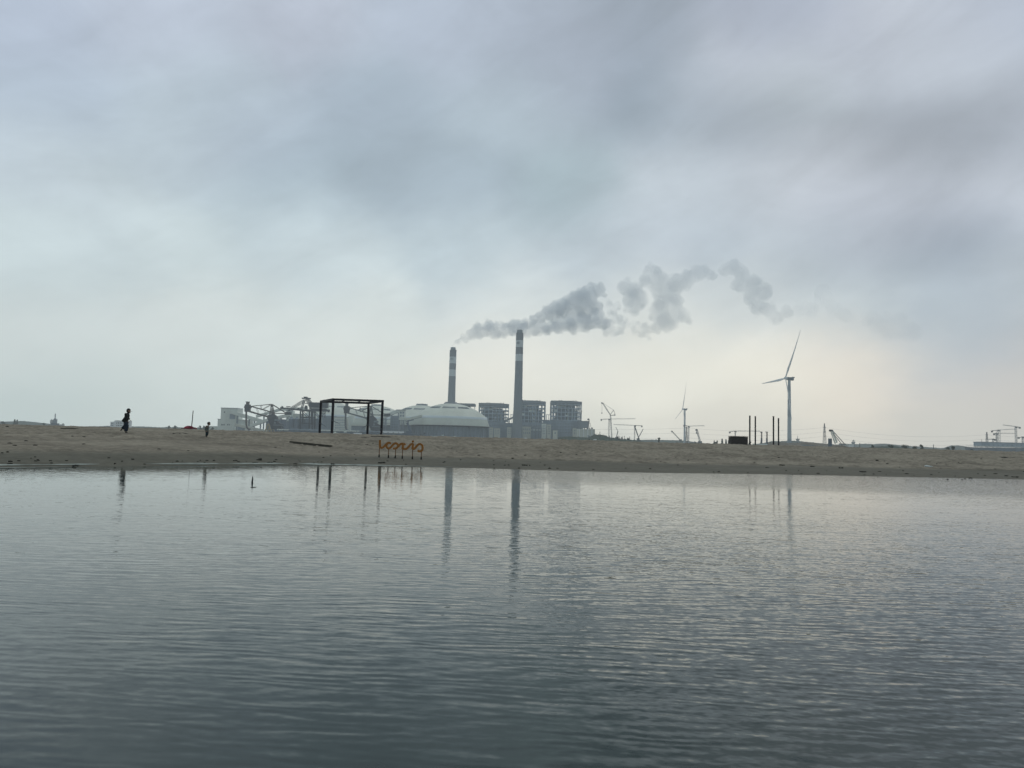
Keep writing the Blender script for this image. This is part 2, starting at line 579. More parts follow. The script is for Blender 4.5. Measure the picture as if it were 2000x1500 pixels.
def make_land():
    xs = np.concatenate([np.linspace(-2000, -200, 24), np.linspace(-180, -80, 12), np.arange(-74, 74.01, 0.15),
                         np.linspace(80, 180, 12), np.linspace(200, 2000, 24)])
    ys = np.concatenate([np.array([-195, -100, -50, -20, 0, 8, 14, 18]), np.arange(20, 60, 0.17), np.arange(60, 100, 0.3),
                         np.arange(100, 135, 0.8), np.linspace(136, 200, 14), np.array([300, 600, 1000, 1600, 2200, 2700])])
    nx, ny = len(xs), len(ys)
    Xg, Yg = np.meshgrid(xs, ys)
    Z = terrain(Xg, Yg)
    co = np.stack([Xg.ravel(), Yg.ravel(), Z.ravel()], 1).astype(np.float32)
    i = np.arange(ny - 1)[:, None] * nx + np.arange(nx - 1)[None, :]
    q = np.stack([i, i + 1, i + 1 + nx, i + nx], -1).reshape(-1, 4).astype(np.int32)
    me = bpy.data.meshes.new('beach')
    me.vertices.add(len(co))
    me.vertices.foreach_set('co', co.ravel())
    me.loops.add(q.size)
    me.loops.foreach_set('vertex_index', q.ravel())
    me.polygons.add(len(q))
    me.polygons.foreach_set('loop_start', np.arange(0, q.size, 4, dtype=np.int32))
    me.polygons.foreach_set('use_smooth', np.ones(len(q), dtype=bool))
    me.update()
    # moisture of the sand (a property of the place), by height above the water
    a = np.clip(Xg / np.maximum(Yg, 5.0), -1.2, 1.2)
    zz = terrain(Xg, Yg, False)
    lim = np.interp(a, [-1, -0.4, -0.1, 1], [0.50, 0.42, 0.24, 0.32])
    wet = 1 - sstep(0.75, 1.25, (zz + 0.07 * fbm(Xg * 0.25, Yg * 0.25, 50, 4)) / lim)
    at = me.attributes.new('moisture', 'FLOAT', 'POINT')
    at.data.foreach_set('value', wet.ravel().astype(np.float32))
    o = bpy.data.objects.new('beach', me)
    C.objects.link(o)
    m = bpy.data.materials.new('beach_sand')
    m.use_nodes = True
    t = NT(m.node_tree)
    b = m.node_tree.nodes['Principled BSDF']
    p = t.new('ShaderNodeNewGeometry').outputs['Position']
    wa = t.new('ShaderNodeAttribute', attribute_name='moisture').outputs['Fac']
    n1 = t.noise(p, 0.22, 5, 0.6)['Fac']
    n2 = t.noise(p, 2.2, 5, 0.65)['Fac']
    n3 = t.noise(t.v('MULTIPLY', p, (1.0, 0.55, 1.0)), 5.5, 4, 0.7)['Fac']
    f = t.m('ADD', t.m('MULTIPLY', n1, 0.35), t.m('ADD', t.m('MULTIPLY', n2, 0.4), t.m('MULTIPLY', n3, 0.25)))
    dry = t.mix(t.ramp(f, 0.36, 0.64), (0.172, 0.147, 0.119), (0.375, 0.325, 0.264))
    wet_c = t.mix(t.ramp(f, 0.36, 0.64), (0.095, 0.086, 0.066), (0.150, 0.136, 0.106))
    # dark grit and shell litter
    gr = t.noise(p, 9.0, 3, 0.8)['Fac']
    dry = t.mix(t.ramp(gr, 0.66, 0.74), dry, (0.07, 0.062, 0.05))
    t.put(b.inputs['Base Color'], t.mix(wa, dry, wet_c))
    t.put(b.inputs['Roughness'], t.ramp(wa, 0, 1, 0.95, 0.75))
    t.put(b.inputs['Specular IOR Level'], t.ramp(wa, 0, 1, 0.05, 0.10))
    bn = t.new('ShaderNodeBump')
    bn.inputs['Strength'].default_value = 0.7
    t.put(bn.inputs['Distance'], t.ramp(wa, 0, 1, 0.16, 0.014))
    t.put(bn.inputs['Height'], t.noise(p, 3.4, 6, 0.68)['Fac'])
    t.l.new(bn.outputs[0], b.inputs['Normal'])
    me.materials.append(m)
    tag(o, kind='structure')
    return o


make_land()


# ------------------------------------------------------------------ water
def make_water():
    xs = [-1990, -300, -80, -30, 0, 30, 80, 300, 1990]
    ys = [-190, -40, 0, 10, 20, 30, 47]
    vs = [(x, y, 0.0) for y in ys for x in xs]
    nx = len(xs)
    fs = [(j * nx + i, j * nx + i + 1, (j + 1) * nx + i + 1, (j + 1) * nx + i) for j in range(len(ys) - 1) for i in range(nx - 1)]
    me = bpy.data.meshes.new('water')
    me.from_pydata(vs, [], fs)
    o = bpy.data.objects.new('water', me)
    C.objects.link(o)
    m = bpy.data.materials.new('lagoon_water')
    m.use_nodes = True
    t = NT(m.node_tree)
    b = m.node_tree.nodes['Principled BSDF']
    p = t.new('ShaderNodeNewGeometry').outputs['Position']
    px, py, pz = t.sep(p)[0:3]
    r = t.m('SQRT', t.m('ADD', t.m('MULTIPLY', px, px), t.m('MULTIPLY', py, py)))
    # slopes of three families of ripples, long across the view
    half = (0.5, 0.5, 0.5)

    def slopes(sc, asp, ang, amp_x, amp_y, detail, dist=0.0, off=0.0):
        c, s = math.cos(R(ang)), math.sin(R(ang))
        u = t.m('ADD', t.m('MULTIPLY', px, c), t.m('MULTIPLY', py, s))
        w = t.m('SUBTRACT', t.m('MULTIPLY', py, c), t.m('MULTIPLY', px, s))
        q = t.xyz(t.m('MULTIPLY', u, sc / asp), t.m('MULTIPLY', w, sc), off)
        cc = t.v('SUBTRACT', t.noise(q, 1.0, detail, 0.5, dist)['Color'], half)
        return t.v('MULTIPLY', cc, (amp_x, amp_y, 0.0))
    def train(lam, ang, amp, off, asp=5.0):
        """one train of ripples: wavelength lam, crests wandering and fading in and out"""
        c, s_ = math.cos(R(ang)), math.sin(R(ang))
        u = t.m('ADD', t.m('MULTIPLY', px, c), t.m('MULTIPLY', py, s_))
        w = t.m('SUBTRACT', t.m('MULTIPLY', py, c), t.m('MULTIPLY', px, s_))
        wob = t.noise(t.xyz(t.m('MULTIPLY', u, 0.55 / lam / asp), t.m('MULTIPLY', w, 0.3 / lam), off), 1.0, 2, 0.5)['Fac']
        ph = t.m('ADD', t.m('MULTIPLY', w, 2 * math.pi / lam), t.m('MULTIPLY', wob, 22.0))
        env = t.noise(t.xyz(t.m('MULTIPLY', u, 0.5 / lam / asp), t.m('MULTIPLY', w, 0.28 / lam), off + 5.0), 1.0, 1, 0.5)['Fac']
        env = t.ramp(env, 0.32, 0.70, 0.35, 1.3)
        sl_ = t.m('MULTIPLY', t.m('MULTIPLY', t.m('SINE', ph), env), amp)
        return t.xyz(t.m('MULTIPLY', sl_, -s_ - 0.05), sl_, 0.0)
    big = slopes(4.2, 0.9, 6, 0.035, 0.050, 2, 0.3)
    mid = slopes(11.0, 2.2, -4, 0.05, 0.11, 2, 0.5, 3.1)
    mid2 = slopes(20.0, 2.4, 9, 0.05, 0.10, 2, 0.5, 7.7)
    fine = slopes(36.0, 2.0, -9, 0.07, 0.10, 1, 0.3, 11.3)
    t1, t2, t3 = train(0.135, 3, 0.030, 1.0), train(0.082, -7, 0.034, 9.0, 6.0), train(0.19, 10, 0.014, 17.0, 4.0)
    # gusts: patches where the ripple dies down or picks up
    g = t.noise(t.v('MULTIPLY', p, (0.09, 0.16, 1.0)), 1.0, 3, 0.55)['Fac']
    gust = t.ramp(g, 0.32, 0.68, 0.7, 1.2)
    # calm water in the lee of the bank, ruffled strip off the right-hand shore
    a = t.m('DIVIDE', px, t.m('MAXIMUM', py, 4.0))
    an = t.m('ADD', a, t.m('MULTIPLY', t.m('SUBTRACT', t.noise(p, 0.35, 3, 0.6)['Fac'], 0.5), 0.10))
    yn = t.m('ADD', py, t.m('MULTIPLY', t.m('SUBTRACT', t.noise(p, 0.5, 3, 0.6)['Fac'], 0.5), 1.6))
    calm = t.ramp(t.m('ADD', r, t.m('MULTIPLY', t.m('SUBTRACT', g, 0.5), 6.0)), 8.0, 22.0, 1.0, 0.30)
    side = t.ramp(an, -0.05, 0.22, 0.0, 1.0)
    calm = t.m('MULTIPLY', calm, t.m('ADD', 0.8, t.m('MULTIPLY', side, 0.4)))
    edge = t.m('SUBTRACT', yn, t.m('SUBTRACT', 25.2, t.m('MULTIPLY', a, 3.2)))
    ruffle = t.m('MULTIPLY', t.ramp(edge, -2.0, 3.0, 0.0, 1.0), t.ramp(an, -0.14, 0.02, 0.0, 1.0))
    k = t.m('MULTIPLY', calm, gust)
    base = t.v('ADD', t.v('ADD', big, mid), mid2)
    base = t.v('ADD', base, t.v('ADD', t.v('ADD', t1, t2), t3))
    sl = t.v('SCALE', base, scale=k)
    sl = t.v('ADD', sl, t.v('SCALE', fine, scale=t.m('ADD', t.m('MULTIPLY', k, t.m('ADD', 0.75, t.m('MULTIPLY', side, 1.0))), t.m('MULTIPLY', ruffle, 2.6))))
    nrm = t.v('NORMALIZE', t.v('ADD', t.v('MULTIPLY', sl, (-1.0, -1.0, 0.0)), (0.0, 0.0, 1.0)))
    t.l.new(nrm, b.inputs['Normal'])
    murk = t.noise(p, 0.25, 4, 0.6)['Fac']
    t.put(b.inputs['Base Color'], t.mix(murk, (0.016, 0.032, 0.027), (0.028, 0.044, 0.038)))
    b.inputs['Roughness'].default_value = 0.02
    b.inputs['IOR'].default_value = 1.333
    me.materials.append(m)
    tag(o, kind='structure')


make_water()


def shore_foam():
    """thin line of wet foam lying along the left half of the waterline"""
    def line(a0, a1, off, wid, seed, gaps):
        n = 420
        vs, fs = [], []
        last = None
        for i in range(n):
            a = a0 + (a1 - a0) * i / (n - 1)
            y0 = float(shore_y(a))
            for _ in range(4):
                x = a * y0
                y0 = float(shore_y(a)) + float(fbm(np.array([x * 0.12]), np.array([y0 * 0.02]), 5, 3)[0]) * 0.7
            y0 += off
            x = a * y0
            k = float(vnoise(np.array([x * 1.3]), np.array([seed * 3.1]), seed)[0])
            k2 = float(vnoise(np.array([x * 0.35]), np.array([seed * 1.7]), seed + 4)[0])
            w = wid * max(0.0, (k * 0.6 + k2 * 0.8) - gaps)
            fade = min(1, (a - a0) / 0.02, (a1 - a) / 0.15)
            w *= max(0, fade)
            if w < 0.04:
                last = None
                continue
            j = len(vs)
            for yy in (y0 - w / 2, y0 + w / 2):
                zz = max(float(terrain(np.array([a * yy]), np.array([yy]))[0]), 0.0) + 0.012
                vs.append((a * yy, yy, zz))
            if last is not None:
                fs.append((last, j, j + 1, last + 1))
            last = j
        return vs, fs
    mb = MB()
    for prm in ((-0.78, -0.06, 0.5, 1.5, 3, 0.25), (-0.8, -0.55, -0.4, 1.2, 6, 0.5)):
        mb.add(*line(*prm), True)
    fm = mat('wet_foam', (0.30, 0.315, 0.29), 0.85, scale=2.0, var=0.5)
    fm.node_tree.nodes['Principled BSDF'].inputs['Specular IOR Level'].default_value = 0.05
    o = mb.build('foam', fm)
    tag(o, 'thin pale line of foam and wet film along the waterline on the left', 'foam', kind='stuff')


shore_foam()

# ------------------------------------------------------------------ haze
hb = MB().box(-2050, 2050, -200, 2750, -2.2, 480)
hz = hb.build('haze', None)
tag(hz, kind='stuff')
hm = bpy.data.materials.new('thin_sea_haze')
hm.use_nodes = True
ht = NT(hm.node_tree)
hm.node_tree.nodes.clear()
pvn = ht.new('ShaderNodeVolumePrincipled')
pvn.inputs['Color'].default_value = (0.90, 0.95, 1.0, 1)
pvn.inputs['Density'].default_value = HAZE_D
pvn.inputs['Anisotropy'].default_value = 0.2
ho = ht.new('ShaderNodeOutputMaterial')
ht.l.new(pvn.outputs[0], ho.inputs['Volume'])
hz.data.materials.append(hm)

G0 = 0.6   # level of the land behind the beach


# ------------------------------------------------------------------ smoke
def smoke(name, label, circles, Y0, Y1, dens, amp, seed, thin=0.1, group=None):
    """billowing body of smoke: overlapping balls fused, roughened, filled with a thin volume"""
    import bmesh
    rnd = random.Random(seed)
    bm = bmesh.new()
    x_min, x_max = min(c[0] for c in circles), max(c[0] for c in circles)
    for (px, py, r) in circles:
        Y = Y0 + (Y1 - Y0) * (px - x_min) / max(1, x_max - x_min)
        c = W(px, py, Y)
        rr = r * Y / F
        for k in range(7):
            if k == 0:
                pos, rad = c, rr * 1.02
            else:
                dv = Vector((rnd.gauss(0, 1), rnd.gauss(0, 1), rnd.gauss(0, 1))).normalized()
                dv.y *= 1.1
                pos, rad = c + dv * rr * 0.8, rr * rnd.uniform(0.3, 0.55)
            bmesh.ops.create_icosphere(bm, subdivisions=2, radius=rad, matrix=Matrix.Translation(pos))
    me = bpy.data.meshes.new(name)
    bm.to_mesh(me)
    bm.free()
    o = bpy.data.objects.new(name, me)
    C.objects.link(o)
    rm = o.modifiers.new('fuse', 'REMESH')
    rm.mode = 'VOXEL'
    rm.voxel_size = 2.2
    for sz, st, nm in ((22.0, amp, 'a'), (9.0, amp * 0.55, 'b'), (4.5, amp * 0.25, 'c')):
        tx = bpy.data.textures.new(name + nm, 'CLOUDS')
        tx.noise_scale = sz
        tx.noise_depth = 2
        dm = o.modifiers.new('billow' + nm, 'DISPLACE')
        dm.texture = tx
        dm.texture_coords = 'GLOBAL'
        dm.strength = st
        dm.mid_level = 0.5
    m = bpy.data.materials.new(name + '_volume')
    m.use_nodes = True
    t = NT(m.node_tree)
    m.node_tree.nodes.clear()
    v = t.new('ShaderNodeVolumePrincipled')
    v.inputs['Color'].default_value = (0.81, 0.865, 0.94, 1)
    gp = t.new('ShaderNodeNewGeometry').outputs['Position']
    nn = t.noise(t.v('ADD', gp, (seed * 31.0, 0.0, 0.0)), 0.022, 4, 0.62, 0.4)['Fac']
    t.put(v.inputs['Density'], t.ramp(nn, 0.36, 0.60, dens * thin, dens * (2.0 - thin)))
    m.cycles.volume_step_rate = 0.25
    v.inputs['Anisotropy'].default_value = 0.1
    oo = t.new('ShaderNodeOutputMaterial')
    t.l.new(v.outputs[0], oo.inputs['Volume'])
    me.materials.append(m)
    tag(o, label, 'smoke', group, kind='stuff')
    return o


smoke('smoke', 'thick grey smoke streaming right from the shorter striped chimney',
      [(883.6, 676, 2.6), (885.5, 673, 3), (889, 669.5, 3.6), (896, 666, 6), (907, 660, 9), (920, 654, 12), (936, 646, 16), (954, 641, 17), (970, 646, 15), (985, 644, 15),
       (1003, 640, 17), (1022, 642, 17), (1045, 641, 16), (1068, 642, 15), (1090, 636, 18), (1115, 632, 20), (1140, 628, 21),
       (1163, 622, 20), (1180, 634, 12)], 1850, 1790, 0.028, 14.0, 1, 0.6)
smoke('smoke', 'denser billowing smoke rising right from the taller striped chimney top',
      [(1015.5, 641.5, 4), (1020, 638, 5.5), (1030, 634, 8), (1042, 628, 11), (1056, 621, 14), (1072, 613, 17), (1090, 605, 19), (1108, 597, 21),
       (1125, 588, 22), (1143, 580, 20), (1158, 573, 17), (1171, 566, 12), (1156, 598, 17), (1178, 577, 7), (1155, 559, 8), (1128, 604, 18), (1145, 606, 16)],
      1500, 1470, 0.036, 14.0, 2, 0.75)
smoke('smoke', 'ragged wisps of smoke trailing under the middle of the plume',
      [(1184, 644, 12), (1200, 648, 10), (1214, 646, 9), (1190, 594, 9), (1204, 600, 9), (1210, 622, 10), (1222, 634, 10), (1238, 644, 9), (1254, 651, 9),
       (1268, 660, 7), (1270, 644, 10), (1240, 634, 10), (1256, 640, 10), (1196, 612, 11), (1190, 628, 12)], 1780, 1740, 0.012, 16.0, 3, 0.05)
smoke('smoke', 'small rounded grey smoke puff left of the tall broken puff',
      [(1218, 562, 14), (1236, 570, 21), (1247, 588, 18), (1230, 588, 15), (1240, 608, 11), (1225, 548, 8), (1226, 603, 9)], 1700, 1680, 0.018, 10.0, 4, 0.7)
smoke('smoke', 'tall broken smoke puff with an arm reaching right, above the cranes',
      [(1274, 529, 16), (1262, 546, 16), (1285, 550, 24), (1298, 574, 25), (1292, 602, 22), (1302, 626, 24), (1326, 612, 18), (1320, 590, 18),
       (1318, 556, 22), (1340, 548, 19), (1358, 536, 17), (1374, 530, 14), (1390, 538, 11), (1284, 640, 13), (1275, 618, 10), (1345, 628, 8)], 1700, 1650, 0.0125, 12.0, 5, 0.6)
smoke('smoke', 'faint smoke puff drooping at the far end of the plume, left of the turbine',
      [(1416, 526, 13), (1434, 522, 17), (1450, 532, 16), (1448, 554, 18), (1470, 560, 24), (1490, 570, 20), (1470, 584, 20),
       (1480, 602, 17), (1503, 606, 16), (1518, 622, 14), (1536, 608, 13)], 1660, 1600, 0.0105, 12.0, 6, 0.55)
smoke('smoke', 'last barely visible smoke shreds above the big wind turbine',
      [(1606, 572, 18), (1616, 588, 15), (1566, 602, 17), (1586, 604, 16), (1630, 606, 15), (1652, 618, 16), (1700, 624, 18), (1722, 632, 20), (1755, 630, 20), (1780, 648, 20), (1740, 650, 16)], 1600, 1540, 0.0027, 14.0, 7, 0.4)


# ------------------------------------------------------------------ chimneys
def chimney(label, bx, by, top, Y, wpx, segs, logo_y, capw):
    base = W(bx, by, Y)
    H = W(bx, top, Y)
    # horizontal drift of the lean: the shaft itself stands plumb
    X = base.x
    root = thing('striped_chimney', label, 'chimney', (X, Y, G0))
    k = Y / F

    def z(py):
        # height seen at that row along the plumb shaft
        return W(bx + (by - py) * 0.026, py, Y).z
    r_top = wpx * k / 2

    def rad(zz):
        hh = (zz - G0) / (z(top) - G0)
        return r_top * (1.0 + 0.42 * max(0, 1 - hh) ** 2.4)
    for i, (ya, yb, nm, m) in enumerate(segs):
        za, zb = z(ya), (G0 if yb is None else z(yb))
        n = 2 if yb is not None else 14
        prof = [(rad(zb + (za - zb) * j / n), zb + (za - zb) * j / n) for j in range(n + 1)]
        MB().lathe(prof, X, Y, 40).build(nm, m, root)
    zt, zs = z(top), z(segs[0][0])
    cr = capw * k / 2
    MB().lathe([(cr, zs - 0.2), (cr, zt), (cr * 0.9, zt), (cr * 0.9, zt - 2)], X, Y, 32, closed=False).build('flue', M_CONC, root)
    MB().lathe([(r_top * 1.06, zs - 0.2), (r_top * 1.06, zs + 0.8)], X, Y, 40).build('platform', M_BAND_D, root)
    # looped emblem painted on the upper pale band
    zc = z(logo_y)
    R0 = rad(zc) + 0.25
    face = math.pi * 1.5 + math.atan2(X, Y) * -1 - R(22)

    def on(u, v):
        aa = face + u / R0
        return (X + R0 * math.cos(aa), Y + R0 * math.sin(aa), zc + v)
    pts = []
    for i in range(19):
        tt = R(-150 + 300 * i / 18)
        pts.append((math.cos(tt) * 2.9 * k / 1.05, math.sin(tt) * 1.9 * k / 1.05 + 0.25 * math.cos(tt)))
    lg = MB()
    for a, b in zip(pts[:-1], pts[1:]):
        lg.bar(on(*a), on(*b), 0.75)
    lg.bar(on(-2.9, -0.4), on(1.2, 0.5), 0.75)
    lg.build('logo', M_LOGO, root)


chimney('taller chimney with two pale bands, its smoke starting right at its top', 1010, 855, 644.5, 1500, 14.6,
        [(651.5, 665, 'shaft_top', M_BAND_D), (665, 678.5, 'pale_band', M_BAND_L), (678.5, 692, 'grey_band', M_BAND_D),
         (692, 705.5, 'pale_band', M_BAND_L), (705.5, None, 'shaft', M_CONC)], 670.5, 11.5)
chimney('shorter chimney with two pale bands standing behind the largest dome', 879.5, 855, 678.5, 1850, 13.3,
        [(684.5, 697, 'shaft_top', M_BAND_D), (697, 710, 'pale_band', M_BAND_L), (710, 722, 'grey_band', M_BAND_D),
         (722, 735, 'pale_band', M_BAND_L), (735, None, 'shaft', M_CONC)], 701.5, 10)


# ------------------------------------------------------------------ storage domes
def coal_dome(label, cx, top, Y, halfw, cap, skirt=True, pillars=False):
    c = W(cx, 850, Y)
    X = c.x
    k = Y / F
    ztop = W(cx, top, Y).z
    Rr = halfw * k
    root = thing('storage_dome', label, 'storage dome', (X, Y, G0), 'domed coal stores of the power plant')
    zr = ztop * 0.60      # spring of the shell
    ze = ztop * 0.37      # eave
    caph = ztop * 0.035
    Rs = Rr * 0.95
    rise = ztop - caph - zr
    prof = []
    n = 16
    for i in range(n + 1):
        tt = i / n
        r = Rs * (1 - tt) + cap * k / 2 * tt
        q = r / Rs
        prof.append((r, zr + rise * (1 - q ** 2.15)))
    MB().lathe(prof, X, Y, 72, closed=False).build('dome_roof', M_DOME, root)
    MB().lathe([(cap * k / 2 + 1.2, prof[-1][1] - 1.5), (cap * k / 2 + 1.2, ztop), (cap * k / 2 * 0.5, ztop + 0.4)], X, Y, 40).build('roof_cap', M_SLAB, root)
    MB().lathe([(Rs + 0.6, zr - 3.8), (Rs + 0.3, zr + 0.4), (Rs - 2, zr + 1.0)], X, Y, 72, closed=False).build('gutter_band', M_DOMEB, root)
    MB().lathe([(Rr * 1.0, ze), (Rr * 1.005, ze + 2), (Rs + 0.3, zr - 3.6)], X, Y, 72, closed=False).build('skirt_roof', M_DOME2, root)
    MB().lathe([(Rr * 0.96, ze - 1.6), (Rr * 1.012, ze - 1.4), (Rr * 1.012, ze + 0.2), (Rr * 0.97, ze + 0.3)], X, Y, 72, closed=False).build('eave', M_DARK, root)
    MB().lathe([(Rr * 0.93, G0 - 0.5), (Rr * 0.93, ze - 0.2)], X, Y, 72, closed=False).build('wall', M_WALLB, root)
    # ring of columns under the eave
    cm = MB().box(-0.7, 0.7, -0.7, 0.7, 0, ze - 1.8 - G0).mesh('column', M_STEEL)
    for i in range(28):
        a = math.pi + math.pi * (i + 0.5) / 28
        o = bpy.data.objects.new('column', cm)
        C.objects.link(o)
        o.parent = root
        o.location = (Rr * 0.975 * math.cos(a), Rr * 0.975 * math.sin(a), 0)
    # groups of ventilation slits near the crown
    vm = MB().box(-0.55, 0.55, -3.0, 3.0, -0.25, 0.45).mesh('vent_slit', M_COALG)
    rq = 0.62 * Rs
    zz = zr + rise * (1 - (rq / Rs) ** 2.15)
    slope = math.atan2(rise * 2.15 * (rq / Rs) ** 1.15, Rs)
    for gi, a0 in enumerate((-128, -90, -52)):
        for i in range(11):
            a = R(a0 + (i - 5) * 2.9)
            o = bpy.data.objects.new('vent_slit', vm)
            C.objects.link(o)
            o.parent = root
            o.location = (rq * math.cos(a), rq * math.sin(a), zz - G0 + 0.15)
            o.rotation_euler = Euler((slope, 0, a + math.pi / 2), 'XYZ')
    return root


coal_dome('largest pale green dome with a wide skirt roof, standing in front of the shorter chimney', 879, 785.5, 1400, 75.5, 21)
coal_dome('domed coal store just left of the largest dome, its crown cap showing', 822, 789, 1580, 66, 20)
coal_dome('domed coal store behind the brown loader under the black frame', 734, 790, 1700, 62, 20)
coal_dome('leftmost domed coal store, behind the dark gantry unloader and the frame', 650, 784, 1860, 60, 20)


# ------------------------------------------------------------------ boiler houses
def boiler_house(label, cx, w, top, Y, core=(0.17, 0.72), full=True):
    """open steel boiler house with a heavy roof slab; front at Y"""
    k = Y / F
    c = W(cx, 850, Y)
    zt = W(cx, top, Y).z
    Wd = w * k
    D = 48.0
    root = thing('boiler_house', label, 'boiler house', (c.x, Y, G0), 'open framed boiler houses of the power plant')
    x0 = c.x - Wd / 2

    def bx(a, b, y0, y1, z0, z1, nm, m):
        return MB().box(x0 + a * Wd, x0 + b * Wd, Y + y0, Y + y1, z0, z1).build(nm, m, root)
    slab = MB().poly([(x0 - 0.8, zt - 6.2), (x0 + Wd + 0.8, zt - 6.2), (x0 + Wd + 0.8, zt - 1.6), (x0 + Wd * 0.62, zt), (x0 - 0.8, zt - 0.4)], Y - 1, Y + D + 1)
    slab.build('roof_slab', M_SLAB, root)
    for a in (0.25, 0.32, 0.72, 0.81):
        bx(a, a + 0.025, 10, 12, zt - 1.6, zt + 1.6, 'roof_fan', M_DARK)
    # casing of the boiler inside
    bx(core[0], core[1], 8, 38, 18, zt - 11, 'boiler_casing', M_BOILER)
    bx(core[0] + 0.02, core[0] + 0.33, 5.5, 7.9, zt - 15, zt - 10.5, 'duct_panel', M_PALE)
    bx(0.04, 0.97, 9, 40, G0, 17.9, 'lower_casing', M_WALLB)
    bx(0.80, 0.87, 4, 14, G0, zt * 0.78, 'lift_shaft', M_STEEL)
    nlev = 10
    z0 = 6.0
    levels = [z0 + (zt - 8 - z0) * (i / (nlev - 1)) for i in range(nlev)]
    bmm = MB().box(0, Wd, -0.5, 0.5, -0.75, 0.75).mesh('floor_beam', M_FRAME)
    for i, z in enumerate(levels):
        for yy in (0.2, 24.0, D - 0.2):
            o = bpy.data.objects.new('floor_beam', bmm)
            C.objects.link(o)
            o.parent = root
            o.location = (-Wd / 2, yy, z - G0)
    cols = [0.0, 0.085, 0.2, 0.33, 0.46, 0.58, 0.68, 0.78, 0.90, 1.0]
    cmm = MB().box(-0.75, 0.75, -0.75, 0.75, 0, zt - 6.2 - G0).mesh('column', M_FRAME)
    for a in cols:
        for yy in (0.0, 24.0, D):
            o = bpy.data.objects.new('column', cmm)
            C.objects.link(o)
            o.parent = root
            o.location = (-Wd / 2 + a * Wd, yy + 0.9, 0)
    # cross bracing and grey infill panels
    rnd = random.Random(int(cx))
    for i in range(len(levels) - 1):
        for j in range(len(cols) - 1):
            r_ = rnd.random()
            xa, xb = x0 + cols[j] * Wd, x0 + cols[j + 1] * Wd
            if 1 <= j <= 6 and r_ < 0.30:
                MB().box(xa + 0.8, xb - 0.8, Y + 1.9, Y + 2.3, levels[i] + 0.7, levels[i] + (levels[i + 1] - levels[i]) * rnd.uniform(0.3, 0.7)).build(
                    'infill_panel', rnd.choice((M_STEEL, M_PALE, M_WALLB)), root)
            elif r_ < 0.42:
                MB().bar((xa, Y + 1.2, levels[i]), (xb, Y + 1.2, levels[i + 1]), 0.6).build('brace', M_FRAME, root)
    # slanted pipes inside
    for q in range(4):
        xa = x0 + rnd.uniform(0.5, 0.75) * Wd
        MB().tube([(xa, Y + 6, rnd.uniform(15, 30)), (xa, Y + 6, zt - 20), (xa - 4, Y + 6, zt - 14)], 0.9, 8).build('pipe', M_PALE, root)
    return root


boiler_house('boiler house between the largest dome and the taller chimney', 963, 58, 787, 1600, (0.13, 0.79))
boiler_house('boiler house partly hidden behind the taller chimney', 1034, 60, 782, 1600, (0.08, 0.78))
boiler_house('rightmost boiler house, standing clear at the right end of the plant', 1105.5, 58.5, 782.5, 1600, (0.16, 0.80))
bh = thing('boiler_house', 'boiler house almost hidden by the largest dome, only its roof edge showing', 'boiler house', W(898, 850, 1640),
           'open framed boiler houses of the power plant')
pbox(MB(), 867, 787.5, 927.5, 792, 1640, 48).build('roof_slab', M_SLAB, bh)
pbox(MB(), 876, 793, 916, 850, 1644, 38, G0).build('boiler_casing', M_BOILER, bh)
for xx in (870, 885, 905, 918, 926):
    pbox(MB(), xx, 792, xx + 1.2, 850, 1640, 1.2, G0).build('column', M_FRAME, bh)


# ------------------------------------------------------------------ plant buildings
def windows(parent, x0, y0, x1, y1, nx, ny, Y, m=M_GLASS, fx=0.5, fy=0.5, name='window'):
    for i in range(nx):
        for j in range(ny):
            cx_ = x0 + (x1 - x0) * (i + 0.5) / nx
            cy_ = y0 + (y1 - y0) * (j + 0.5) / ny
            hw, hh = (x1 - x0) / nx * fx / 2, (y1 - y0) / ny * fy / 2
            pbox(MB(), cx_ - hw, cy_ - hh, cx_ + hw, cy_ + hh, Y - 0.12, 0.1).build(name, m, parent)


def building(name, label, cat, blocks, Y, wins=(), group=None, extra=()):
    """blocks: (part, x0, ytop, x1, ybottom or None, dy, depth, material)"""
    b0 = blocks[0]
    base = W((b0[1] + b0[3]) / 2, 850, Y)
    root = thing(name, label, cat, (base.x, Y, G0), group)
    for (nm, x0, yt, x1, yb, dy, dep, m) in blocks:
        pbox(MB(), x0, yt, x1, yb if yb is not None else 850, Y + dy, dep, None if yb is not None else G0 - 0.3).build(nm, m, root)
    for w_ in wins:
        windows(root, *w_[:6], Y + w_[6], *(w_[7:]))
    return root


# stepped transfer building at the left end
b = building('transfer_building', 'stepped pale transfer building at the left end of the plant', 'industrial building',
             [('wall', 431.2, 797.5, 463.8, 820, 0, 30, M_PALE), ('wall', 424.5, 819, 483.0, None, -1, 33, M_PALE),
              ('roof', 430.9, 796.4, 464.2, 797.5, -0.6, 31, M_SLAB), ('roof', 424.2, 818.2, 431.0, 819, -1.4, 33, M_SLAB),
              ('opening', 448.5, 808.5, 459.5, 818.5, -0.5, 0.4, M_WALLB), ('annexe', 458, 828, 480.5, None, -8, 7, M_PALE),
              ('annexe_door', 463.5, 832.5, 478, None, -8.6, 0.5, M_WALLB), ('low_wall', 404, 832.2, 424.2, None, 4, 6, M_PALE)],
             1500, [(431.5, 828, 439, 831, 3, 1, -1.1, M_GLASS, 0.6, 0.9), (443, 828, 449, 831, 2, 1, -1.1, M_GLASS, 0.5, 0.9),
                    (436, 804, 441, 806, 1, 1, -0.1, M_GLASS, 0.5, 0.9)])


